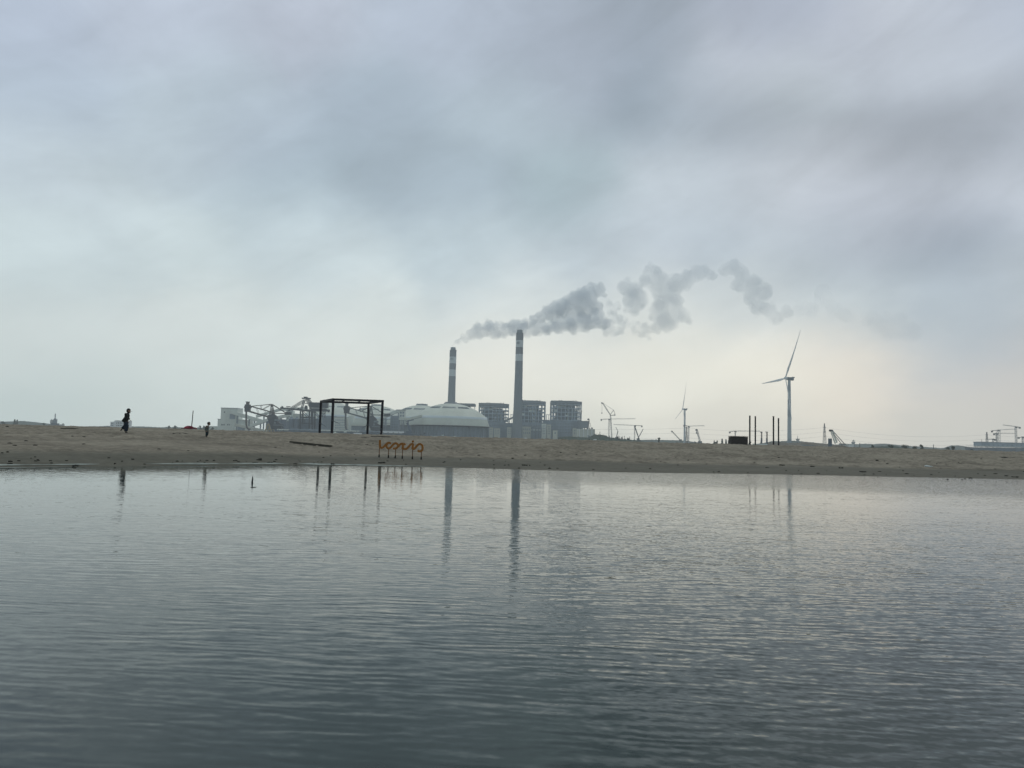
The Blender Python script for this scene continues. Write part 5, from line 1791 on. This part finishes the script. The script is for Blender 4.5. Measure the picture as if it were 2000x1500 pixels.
def make_sign():
    Ys = 42.0

    def S(x, y):
        p = W(720 + x / 16.667, 845 + y / 16.667, Ys)
        return Vector((p.x, p.z))
    wd = 67 / 16.667 * Ys / F
    base = W(784, 897, Ys)
    root = thing('script_sign', 'orange cut out script lettering raised on thin posts at the water edge', 'sign', (base.x, Ys, ground_z(base.x, Ys)))
    letters = [
        [[(370, 238), (368, 420), (385, 478), (432, 492), (480, 470), (530, 420), (590, 360)]],
        [[(560, 392), (610, 346), (662, 330), (728, 352)], [(610, 360), (582, 410), (590, 470), (642, 514), (705, 492), (765, 425)]],
        [[(745, 447), (820, 372), (882, 345), (940, 378), (968, 425), (930, 480), (890, 512), (840, 520), (795, 505)]],
        [[(930, 480), (985, 430), (1045, 372), (1105, 358), (1150, 385), (1200, 358)], [(1105, 365), (1118, 460), (1098, 535)],
         [(1098, 520), (1160, 532), (1225, 530), (1275, 490), (1330, 430)]],
        [[(1310, 452), (1372, 385), (1440, 365)], [(1445, 350), (1438, 450), (1425, 545)], [(1425, 528), (1480, 530), (1530, 480), (1570, 435)]],
        [[(1550, 458), (1610, 395), (1672, 372), (1735, 405), (1758, 470), (1748, 555), (1705, 602), (1650, 606), (1598, 592)], [(1598, 592), (1640, 560)]],
    ]
    q = 0
    for L in letters:
        mb = MB()
        for st in L:
            pts = catmull([S(*c) for c in st])
            y0 = Ys - 0.03 - 0.0031 * q
            y1 = Ys + 0.03 + 0.0031 * q
            q += 1
            w_ = wd * (0.55 if len(st) == 2 else 1.0)
            left, right = [], []
            for i, p in enumerate(pts):
                t = (pts[min(i + 1, len(pts) - 1)] - pts[max(i - 1, 0)])
                t = t.normalized() if t.length > 1e-6 else Vector((1, 0))
                nrm = Vector((-t.y, t.x)) * w_ / 2
                left.append(p + nrm)
                right.append(p - nrm)
            n = len(pts)
            vs = []
            for l, r in zip(left, right):
                vs += [(l.x, y0, l.y), (r.x, y0, r.y), (r.x, y1, r.y), (l.x, y1, l.y)]
            fs = []
            for i in range(n - 1):
                a, b_ = i * 4, i * 4 + 4
                for k in range(4):
                    fs.append((a + k, a + (k + 1) % 4, b_ + (k + 1) % 4, b_ + k))
            fs += [(3, 2, 1, 0), (4 * n - 4, 4 * n - 3, 4 * n - 2, 4 * n - 1)]
            mb.add(vs, fs)
            # rounded joint at inner ends
        mb.build('letter', M_ORANGE, root)
    # dot of the i
    c = S(1442, 288)
    mb = MB()
    n = 8
    ring = [(c.x + wd * 0.58 * math.cos(6.283 * k / n), c.y + wd * 0.58 * math.sin(6.283 * k / n)) for k in range(n)]
    mb.poly(ring, Ys - 0.04, Ys + 0.04).build('letter_dot', M_ORANGE, root)
    MB().bar(Vector((c.x, Ys, c.y - wd * 0.5)), Vector((c.x, Ys, c.y - wd * 1.0)), 0.03).build('dot_pin', M_RUST, root)
    for (xt, yt, xb, yb) in ((345, 480, 338, 820), (648, 525, 630, 828), (873, 525, 860, 845), (1102, 540, 1085, 858), (1430, 545, 1430, 876), (1715, 605, 1715, 874)):
        tp = S(xt, yt)
        X = tp.x
        zb_ = ground_z(X, Ys)
        MB().box(X - 0.02, X + 0.02, Ys + 0.05, Ys + 0.09, zb_ - 0.15, tp.y + 0.02).build('post', M_RUST, root)
        mb = MB()
        mb.tube([(X, Ys + 0.07, zb_ - 0.05), (X, Ys + 0.07, zb_ + 0.10), (X, Ys + 0.07, zb_ + 0.16)], [0.05, 0.045, 0.03], 7)
        mb.build('footing', M_DEBRIS, root)


make_sign()


# ------------------------------------------------------------------ people
def skin_mesh(name, nodes, edges, m, parent, levels=2, root_i=0):
    """nodes: (vector, rx, ry); edges: index pairs; one continuous surface"""
    me = bpy.data.meshes.new(name)
    me.from_pydata([tuple(n[0]) for n in nodes], edges, [])
    o = bpy.data.objects.new(name, me)
    C.objects.link(o)
    sk = o.modifiers.new('skin', 'SKIN')
    sk.use_smooth_shade = True
    sk.branch_smoothing = 0.6
    if not me.skin_vertices:
        pass
    for i, n in enumerate(nodes):
        me.skin_vertices[0].data[i].radius = (n[1], n[2])
        me.skin_vertices[0].data[i].use_root = (i == root_i)
    ss = o.modifiers.new('subsurf', 'SUBSURF')
    ss.levels = ss.render_levels = levels
    me.materials.append(m)
    o.parent = parent
    return o


def P3(x, y, z):
    return Vector((x, y, z))


def hand(parent, pos, dirv, m, s=1.0):
    """five finger chains rooted in a palm, slightly curled"""
    dirv = dirv.normalized()
    side = Vector((0, 1, 0))
    bend = dirv.cross(side).normalized()
    nodes = [(pos, 0.026 * s, 0.016 * s), (pos + dirv * 0.045 * s, 0.038 * s, 0.017 * s), (pos + dirv * 0.085 * s, 0.036 * s, 0.015 * s)]
    edges = [(0, 1), (1, 2)]
    for k, L in enumerate((0.07, 0.08, 0.074, 0.058)):
        b0 = pos + dirv * 0.085 * s + side * (k - 1.5) * 0.022 * s
        i = len(nodes)
        nodes += [(b0 + dirv * L * 0.45 * s, 0.009 * s, 0.009 * s), (b0 + dirv * L * 0.8 * s + bend * 0.02 * s, 0.008 * s, 0.008 * s),
                  (b0 + dirv * L * s + bend * 0.045 * s, 0.006 * s, 0.006 * s)]
        edges += [(2, i), (i, i + 1), (i + 1, i + 2)]
    i = len(nodes)
    nodes += [(pos + dirv * 0.05 * s - side * 0.045 * s, 0.011 * s, 0.011 * s), (pos + dirv * 0.085 * s - side * 0.058 * s + bend * 0.012 * s, 0.009 * s, 0.009 * s)]
    edges += [(1, i), (i, i + 1)]
    return skin_mesh('hand', nodes, edges, m, parent, 1, 1)


def head_mesh(parent, c, s, m, tilt):
    """head in profile facing +x: skull, jaw, nose, chin, ear"""
    import bmesh
    bm = bmesh.new()
    bmesh.ops.create_uvsphere(bm, u_segments=28, v_segments=20, radius=1.0)
    for v in bm.verts:
        x, y, z = v.co
        v.co.x = x * 0.098 * s
        v.co.y = y * 0.076 * s
        v.co.z = z * 0.118 * s
        if x > 0.3 and z < 0:
            v.co.x += 0.012 * s * (1 if abs(z + 0.55) < 0.35 else 0.4)
        if z < -0.2:
            v.co.y *= 1 + 0.28 * z
            v.co.x *= 1 + 0.12 * z
            if x < 0:
                v.co.x *= 1 + 0.35 * z
        r2 = (y / 0.18) ** 2 + ((z + 0.12) / 0.2) ** 2
        if x > 0.7 and r2 < 1:
            v.co.x += 0.028 * s * (1 - r2)
        for sy in (-1, 1):
            e2 = ((y - sy * 0.42) / 0.16) ** 2 + ((z - 0.1) / 0.12) ** 2
            if x > 0.5 and e2 < 1:
                v.co.x -= 0.012 * s * (1 - e2)
        r3 = (y / 0.3) ** 2 + ((z + 0.5) / 0.06) ** 2
        if x > 0.5 and r3 < 1:
            v.co.x -= 0.006 * s
        for sy in (-1, 1):
            if y * sy > 0.9 and abs(z + 0.05) < 0.25 and abs(x) < 0.25:
                v.co.y += sy * 0.014 * s
    bm.transform(Matrix.Translation(c) @ Matrix.Rotation(tilt, 4, 'Y'))
    return bm


def person(name_label, px, Yp, Hgt, joints, mats_, group=None, kid=False, hairlong=False):
    """joints in body units (feet at 0, height 1), side view x forward"""
    fx = W(px, 844, Yp).x
    gz = ground_z(fx, Yp)
    root = thing('person', name_label, 'person', (fx, Yp, gz), group)
    H = Hgt
    J = {k: Vector((v[0] * H, v[1] * H, v[2] * H)) for k, v in joints.items()}
    hs = H * (1.5 if kid else 1.2)
    r = H * (1.12 if kid else 1.0)
    coat, pants, shoe, hair = mats_
    # body: one continuous skinned surface from feet to neck and hands' wrists
    names = ['pelvis', 'waist', 'chest', 'neck', 'headb', 'shl', 'ell', 'wrl', 'shr', 'elr', 'wrr', 'hil', 'knl', 'anl', 'hir', 'knr', 'anr']
    rad = {'pelvis': (.080, .062), 'waist': (.066, .052), 'chest': (.085, .06), 'neck': (.032, .032), 'headb': (.04, .034),
           'shl': (.034, .034), 'ell': (.025, .025), 'wrl': (.017, .017), 'shr': (.034, .034), 'elr': (.025, .025), 'wrr': (.017, .017),
           'hil': (.052, .052), 'knl': (.036, .036), 'anl': (.024, .024), 'hir': (.052, .052), 'knr': (.036, .036), 'anr': (.024, .024)}
    idx = {n: i for i, n in enumerate(names)}
    ed = [('pelvis', 'waist'), ('waist', 'chest'), ('chest', 'neck'), ('neck', 'headb'), ('chest', 'shl'), ('shl', 'ell'), ('ell', 'wrl'),
          ('chest', 'shr'), ('shr', 'elr'), ('elr', 'wrr'), ('pelvis', 'hil'), ('hil', 'knl'), ('knl', 'anl'), ('pelvis', 'hir'), ('hir', 'knr'), ('knr', 'anr')]
    skin_mesh('body', [(J[n], rad[n][0] * r, rad[n][1] * r) for n in names], [(idx[a], idx[b_]) for a, b_ in ed], M_SKIN, root, 2, 0)
    # head as part of the figure
    bm = head_mesh(root, J['head'], hs * 0.60, M_SKIN, R(8))
    me = bpy.data.meshes.new('head')
    bm.to_mesh(me)
    bm.free()
    for p_ in me.polygons:
        p_.use_smooth = True
    me.materials.append(M_SKIN)
    ho_ = bpy.data.objects.new('head', me)
    C.objects.link(ho_)
    ho_.parent = root
    for sy in (-1, 1):
        e = MB()
        e.lathe([(0.001, -0.006 * hs), (0.006 * hs, 0), (0.001, 0.006 * hs)], 0, 0, 8)
        eo = e.build('eye', M_GLASS, None)
        eo.parent = root
        eo.location = J['head'] + Vector((0.053 * hs, sy * 0.021 * hs, 0.005 * hs))
    # hair cap
    import bmesh
    bm = bmesh.new()
    bmesh.ops.create_uvsphere(bm, u_segments=24, v_segments=16, radius=1.0)
    rnd = random.Random(5)
    for v in list(bm.verts):
        x, y, z = v.co
        k = 1.0 + rnd.uniform(-0.03, 0.05)
        v.co = Vector((x * 0.072 * k - 0.008, y * 0.058 * k, z * 0.080 * k + 0.012)) * hs
    geom = [v for v in bm.verts if (v.co.x > 0.028 * hs and v.co.z < 0.026 * hs) or v.co.z < (-0.035 if not hairlong else -0.06) * hs]
    bmesh.ops.delete(bm, geom=geom, context='VERTS')
    bm.transform(Matrix.Translation(J['head']))
    me = bpy.data.meshes.new('hair')
    bm.to_mesh(me)
    bm.free()
    me.materials.append(hair)
    hh = bpy.data.objects.new('hair', me)
    C.objects.link(hh)
    hh.parent = root
    sol = hh.modifiers.new('thick', 'SOLIDIFY')
    sol.thickness = 0.006 * hs
    # jacket
    jn = ['waist', 'chest', 'neck', 'shl', 'ell', 'wrl', 'shr', 'elr', 'wrr', 'hem', 'hem2']
    jr = {'waist': (.125, .098), 'chest': (.128, .098), 'neck': (.078, .064), 'shl': (.060, .060), 'ell': (.050, .050), 'wrl': (.038, .038),
          'shr': (.060, .060), 'elr': (.050, .050), 'wrr': (.038, .038), 'hem': (.128, .10), 'hem2': (.138, .11)}
    ji = {n: i for i, n in enumerate(jn)}
    je = [('hem2', 'hem'), ('hem', 'waist'), ('waist', 'chest'), ('chest', 'neck'), ('chest', 'shl'), ('shl', 'ell'), ('ell', 'wrl'), ('chest', 'shr'), ('shr', 'elr'), ('elr', 'wrr')]
    skin_mesh('jacket', [(J[n] if n in J else J['pelvis'], jr[n][0] * r * 1.22, jr[n][1] * r * 1.22) for n in jn], [(ji[a], ji[b_]) for a, b_ in je], coat, root, 2, 1)
    # trousers
    tn = ['pelvis', 'hil', 'knl', 'anl2', 'hir', 'knr', 'anr2', 'wst']
    J['anl2'] = J['knl'].lerp(J['anl'], 0.93)
    J['anr2'] = J['knr'].lerp(J['anr'], 0.93)
    J['wst'] = J['pelvis'].lerp(J['waist'], 0.4)
    trr = {'pelvis': (.094, .078), 'hil': (.078, .070), 'knl': (.070, .064), 'anl2': (.060, .058), 'hir': (.078, .070), 'knr': (.070, .064),
           'anr2': (.064, .060), 'wst': (.08, .066)}
    ti = {n: i for i, n in enumerate(tn)}
    te = [('wst', 'pelvis'), ('pelvis', 'hil'), ('hil', 'knl'), ('knl', 'anl2'), ('pelvis', 'hir'), ('hir', 'knr'), ('knr', 'anr2')]
    skin_mesh('trousers', [(J[n], trr[n][0] * r * 1.2, trr[n][1] * r * 1.2) for n in tn], [(ti[a], ti[b_]) for a, b_ in te], pants, root, 2, 0)
    # shoes
    for an, to in (('anl', 'tol'), ('anr', 'tor')):
        a, t_ = J[an], J[to]
        dv = (t_ - a).normalized()
        dn = Vector((0, 0, -0.0))
        hl = a - dv * 0.02 * H
        skin_mesh('shoe', [(hl, .026 * H, .028 * H), (a.lerp(t_, 0.5), .026 * H, .022 * H), (t_, .022 * H, .016 * H)], [(0, 1), (1, 2)], shoe, root, 1, 0)
    for wr, el_ in (('wrl', 'ell'), ('wrr', 'elr')):
        hand(root, J[wr], (J[wr] - J[el_]), M_SKIN, H / 1.7)
    return root, J


# adult striding to the right, coat blown back, rear foot lifted
adult = {
    'pelvis': (-.01, 0, .50), 'waist': (.0, 0, .60), 'chest': (.02, 0, .75), 'neck': (.05, 0, .845), 'headb': (.065, 0, .89), 'head': (.075, 0, .925),
    'shl': (.0, .095, .795), 'ell': (-.015, .12, .655), 'wrl': (.075, .10, .575), 'shr': (.03, -.095, .80), 'elr': (.05, -.125, .67), 'wrr': (.115, -.10, .52),
    'hil': (-.01, .055, .47), 'knl': (-.06, .06, .285), 'anl': (-.20, .06, .165), 'tol': (-.235, .06, .085),
    'hir': (.0, -.055, .47), 'knr': (.07, -.055, .27), 'anr': (.02, -.05, .035), 'tor': (.12, -.05, .02),
    'hem': (-.05, 0, .52), 'hem2': (-.085, 0, .44)}
ad, Ja = person('adult in a dark coat and blue jeans striding right along the sand', 245.2, 52.0, 1.68, adult, (M_COAT, M_JEANS, M_SHOE, M_HAIR), hairlong=True)
# scarf end blown forward from the face, and dark scarf under the chin
hd = Ja['head']
mb = MB()
mb.tube([hd + Vector((-.05, 0, -.11)), hd + Vector((.03, 0, -.125)), hd + Vector((.10, 0, -.12)), hd + Vector((.125, 0, -.135))], [.055, .06, .035, .02], 10)
o = mb.build('scarf', M_HAIR); o.parent = ad
mb = MB()
mb.tube([hd + Vector((.07, .02, .03)), hd + Vector((.13, .03, .0)), hd + Vector((.19, .03, -.03)), hd + Vector((.26, .03, -.035))], [.008, .007, .006, .003], 6)
o = mb.build('hair_strand', M_HAIR); o.parent = ad

kid = {
    'pelvis': (-.03, 0, .42), 'waist': (-.02, 0, .52), 'chest': (.02, 0, .68), 'neck': (.05, 0, .79), 'headb': (.065, 0, .83), 'head': (.085, 0, .885),
    'shl': (.0, .10, .72), 'ell': (-.075, .125, .58), 'wrl': (-.03, .12, .46), 'shr': (.02, -.10, .72), 'elr': (-.07, -.125, .58), 'wrr': (-.01, -.12, .46),
    'hil': (-.03, .06, .39), 'knl': (.0, .06, .24), 'anl': (-.12, .06, .13), 'tol': (-.07, .06, .075),
    'hir': (-.02, -.06, .39), 'knr': (.03, -.06, .22), 'anr': (-.04, -.06, .05), 'tor': (.06, -.06, .03),
    'hem': (-.05, 0, .46), 'hem2': (-.075, 0, .41)}
person('small child in a grey jacket and dark trousers running right', 404.8, 50.0, 1.02, kid, (M_JACKET, M_TROUS, M_SHOE, M_HAIR), kid=True)

# ------------------------------------------------------------------ red boat with a leaning mast
Y = 92.0
c0, c1 = W(357.2, 840, Y), W(384.4, 840, Y)
gz = ground_z((c0.x + c1.x) / 2, Y)
rbt = thing('red_boat', 'small red boat on the ridge with a thin leaning mast', 'boat', ((c0.x + c1.x) / 2, Y, gz))
L = c1.x - c0.x
zr_ = float(terrain(np.array([(c0.x + c1.x) / 2]), np.array([Y]))[0]) + 0.03
mb = MB()
rings, nseg = 22, 10
vs, fs = [], []
for i in range(rings + 1):
    t = i / rings
    x = c0.x + L * t
    hgt = np.interp(t, [0, 0.1, 0.3, 0.5, 0.62, 0.75, 0.93, 1.0], [0.03, 0.20, 0.38, 0.38, 0.33, 0.20, 0.16, 0.08])
    bw = np.interp(t, [0, 0.2, 0.5, 0.8, 1.0], [0.05, 0.42, 0.5, 0.38, 0.06])
    for k in range(nseg + 1):
        a = math.pi * k / nseg
        vs.append((x, Y + math.cos(a) * bw, zr_ + math.sin(a) ** 0.7 * hgt))
for i in range(rings):
    for k in range(nseg):
        a = i * (nseg + 1) + k
        fs.append((a, a + 1, a + nseg + 2, a + nseg + 1))
mb.add(vs, fs, True)
mb.build('hull', M_RED, rbt)
MB().bar((c0.x, Y - 0.5, zr_ + 0.03), (c1.x, Y - 0.5, zr_ + 0.03), 0.07, 0.06).build('keel_rail', M_REDD, rbt)
MB().bar((c0.x + 0.5 * L, Y - 0.42, zr_ + 0.30), (c1.x, Y - 0.42, zr_ + 0.12), 0.09, 0.05).build('deck_edge', M_REDD, rbt)
MB().tube([W(374.0, 837, Y), W(377.3, 802, Y)], [0.055, 0.05], 8).build('mast', M_IRON, rbt)

# ------------------------------------------------------------------ plank, stake, debris
def at_ground(px, py):
    """where the view line meets the beach"""
    d = ray(px, py)
    Ya = np.arange(22, 120, 0.2)
    Xa, Za = d.x / d.y * Ya, CAM_H + d.z / d.y * Ya
    hit = np.nonzero(Za <= np.maximum(terrain(Xa, Ya, False), 0))[0]
    i = hit[0] if len(hit) else len(Ya) - 1
    return float(Xa[i]), float(Ya[i])


xa_, ya_ = at_ground(566, 867)
xb_, yb_ = at_ground(648.2, 875)
a2, b2 = Vector((xa_, ya_, ground_z(xa_, ya_) + 0.13)), Vector((xb_, yb_, ground_z(xb_, yb_) + 0.12))
a, b_ = a2, b2
pk = thing('driftwood_plank', 'long dark plank lying slanted on the sand left of the orange lettering', 'plank', (a + b_) / 2)
MB().bar(a2, b2, 0.10, 0.10, up=Vector((0, 1, 0))).build('board', M_WOOD, pk)
for t0, t1 in ((0.1, 0.28), (0.34, 0.62), (0.7, 0.97)):
    MB().bar(a2.lerp(b2, t0) + Vector((0, -0.05, -0.06)), a2.lerp(b2, t1) + Vector((0, -0.05, -0.06)), 0.05, 0.12).build('batten', M_WOOD, pk)

Y = 20.9
st = thing('water_stake', 'short black pointed stake standing in the water near the shore', 'stake', (W(492.6, 941, Y).x, Y, 0))
X = W(492.6, 941, Y).x
MB().tube([(X, Y, -0.3), (X, Y, 0.0), (X + 0.004, Y, 0.08), (X + 0.008, Y, 0.17), (X + 0.010, Y, 0.20)], [0.022, 0.026, 0.021, 0.009, 0.002], 8).build('shaft', M_IRON, st)
o = MB().tube([(X + 0.62, Y - 1.9, 0.004), (X + 0.70, Y - 1.88, 0.010), (X + 0.76, Y - 1.9, 0.006)], [0.006, 0.008, 0.004], 6).build('floating_twig', M_WOOD)
tag(o, 'thin twig floating beside the black stake', 'twig')


def lump(mb, c, sx, sy, sz, rnd):
    import itertools
    n, mseg = 7, 5
    vs, fs = [], []
    for j in range(mseg + 1):
        ph = math.pi * j / mseg
        for i in range(n):
            th = 2 * math.pi * i / n
            k = rnd.uniform(0.75, 1.2)
            vs.append((c[0] + math.sin(ph) * math.cos(th) * sx * k, c[1] + math.sin(ph) * math.sin(th) * sy * k, c[2] + math.cos(ph) * sz * k))
    for j in range(mseg):
        for i in range(n):
            i2 = (i + 1) % n
            fs.append((j * n + i, j * n + i2, (j + 1) * n + i2, (j + 1) * n + i))
    mb.add(vs, fs, True)


rnd = random.Random(3)
SPECIAL = [
    (16, 833.8, 0.28, 'dark flat piece of debris high on the sand at the far left', 0.10), (146, 911, 0.16, 'dark clump on the foam line left of the adult', 0.1),
    (164, 867.8, 0.14, 'small dark lump on the sand below the distant ship', 0.05), (500, 905, 0.30, 'dark weed clump on the foam line below the first loader', 0.05),
    (524, 904, 0.26, 'second dark weed clump on the foam line, left of the plank', 0.05), (651, 907, 0.20, 'dark stone on the foam line below the black frame', 0.08),
    (744, 905, 0.42, 'large dark driftwood clump at the shoreline under the orange lettering', 0.09), (1024, 909, 0.20, 'left of two dark clods on the wet sand below the taller chimney', 0.07),
    (1031, 909.5, 0.20, 'right of two dark clods on the wet sand below the taller chimney', 0.08), (1063, 909, 0.1, 'small dark clod right of the two below the chimney', 0.05),
    (1527, 909, 0.22, 'dark clod at the scarp below the black posts', 0.07), (1588, 912, 0.25, 'weed clump on the scarp below the large turbine', 0.07),
    (1640, 914.5, 0.26, 'weed clump on the wet sand below the pale lattice crane', 0.08), (1686, 922, 0.36, 'pair like clump of weed on the wet sand at right', 0.07),
    (1712, 899.5, 0.12, 'small black lump on the slope below the right-hand trees', 0.07), (1968, 894.2, 0.85, 'flat black strip lying on the sand near the right edge', 0.07),
    (1985, 932.5, 0.30, 'dark weed clump near the water at the right edge', 0.06), (1944, 926, 0.12, 'small dark lump on the wet sand at the right', 0.04),
    (1140 - 5, 893, 0.1, 'small dark lump on the dry sand mid way along the shore', 0.05),
    (716, 869, 0.10, 'small dark lump on the sand by the right posts of the frame', 0.04), (759, 857, 0.14, 'small dark lump just right of the frame foot', 0.05)]
for i, (px, py, s_, lbl, hz_) in enumerate(SPECIAL):
    x, y = at_ground(px, py)
    s_ *= min(1.0, (y / 50.0) ** 1.5)
    hz_ *= min(1.0, (y / 50.0) ** 1.5)
    mb = MB()
    for q in range(4):
        lump(mb, (x + rnd.uniform(-0.8, 0.8) * s_, y + rnd.uniform(-0.15, 0.15), max(0, ground_z(x, y)) + 0.02), s_ * rnd.uniform(0.2, 0.45), 0.09, hz_ * rnd.uniform(0.35, 0.75), rnd)
    o = mb.build('debris_clump', M_DEBRIS)
    tag(o, lbl, 'debris')
# white litter
x, y = at_ground(1811, 912)
mb = MB(); lump(mb, (x, y, ground_z(x, y) + 0.04), 0.22, 0.15, 0.07, rnd); lump(mb, (x + 0.25, y, ground_z(x, y) + 0.03), 0.12, 0.1, 0.04, rnd)
tag(mb.build('plastic_litter', M_PLASTIC), 'crumpled white plastic litter at the foot of the right-hand slope', 'litter')
# countless small bits: one mass
mb = MB()
for i in range(170):
    px = rnd.uniform(-20, 2020)
    base = 0.026 * px
    if px < 880:
        py = rnd.choice((rnd.uniform(832, 905) + base * 0.3, rnd.gauss(902, 3)))
    else:
        py = rnd.choice((rnd.uniform(846, 884) + base, 884 + base * 0.85 + rnd.gauss(6, 3)))
    x, y = at_ground(px, py)
    if y > 110 or y < 24:
        continue
    s_ = rnd.uniform(0.02, 0.065)
    lump(mb, (x, y, max(0, float(terrain(np.array([x]), np.array([y]))[0])) + 0.01), s_ * rnd.uniform(0.8, 2.2), s_, s_ * 0.5, rnd)
tag(mb.build('beach_litter', M_DEBRIS), 'scattered dark twigs, shells and pebbles over the sand', 'debris', kind='stuff')

# long shallow sticks seen as dark dashes on the sand
for (xa, ya, xb, yb_, lbl) in ((1358, 866.5, 1372, 867.2, 'short dark stick on the ridge left of the trees'), (735 - 31, 856.5, 716, 857.2, 'short stick behind the right posts of the frame'),
                               (118, 837.8, 142, 838.6, 'thin dark stick high on the sand left of the adult'), (337, 847.8, 364, 848.6, 'thin dark sticks on the sand left of the child'),
                               (724, 853.3, 758, 855.2, 'thin dark driftwood lying by the right posts of the black frame')):
    x0_, y0_ = at_ground(xa, ya)
    x1_, y1_ = at_ground(xb, yb_)
    p_, q_ = Vector((x0_, y0_, ground_z(x0_, y0_) + 0.05)), Vector((x1_, y0_ + 0.5, ground_z(x1_, y0_ + 0.5) + 0.05))
    mid = (p_ + q_) / 2 + Vector((0, 0.1, 0.02))
    tag(MB().tube([p_, mid, q_], [0.03, 0.045, 0.02], 6).build('driftwood_stick', M_WOOD), lbl, 'stick')
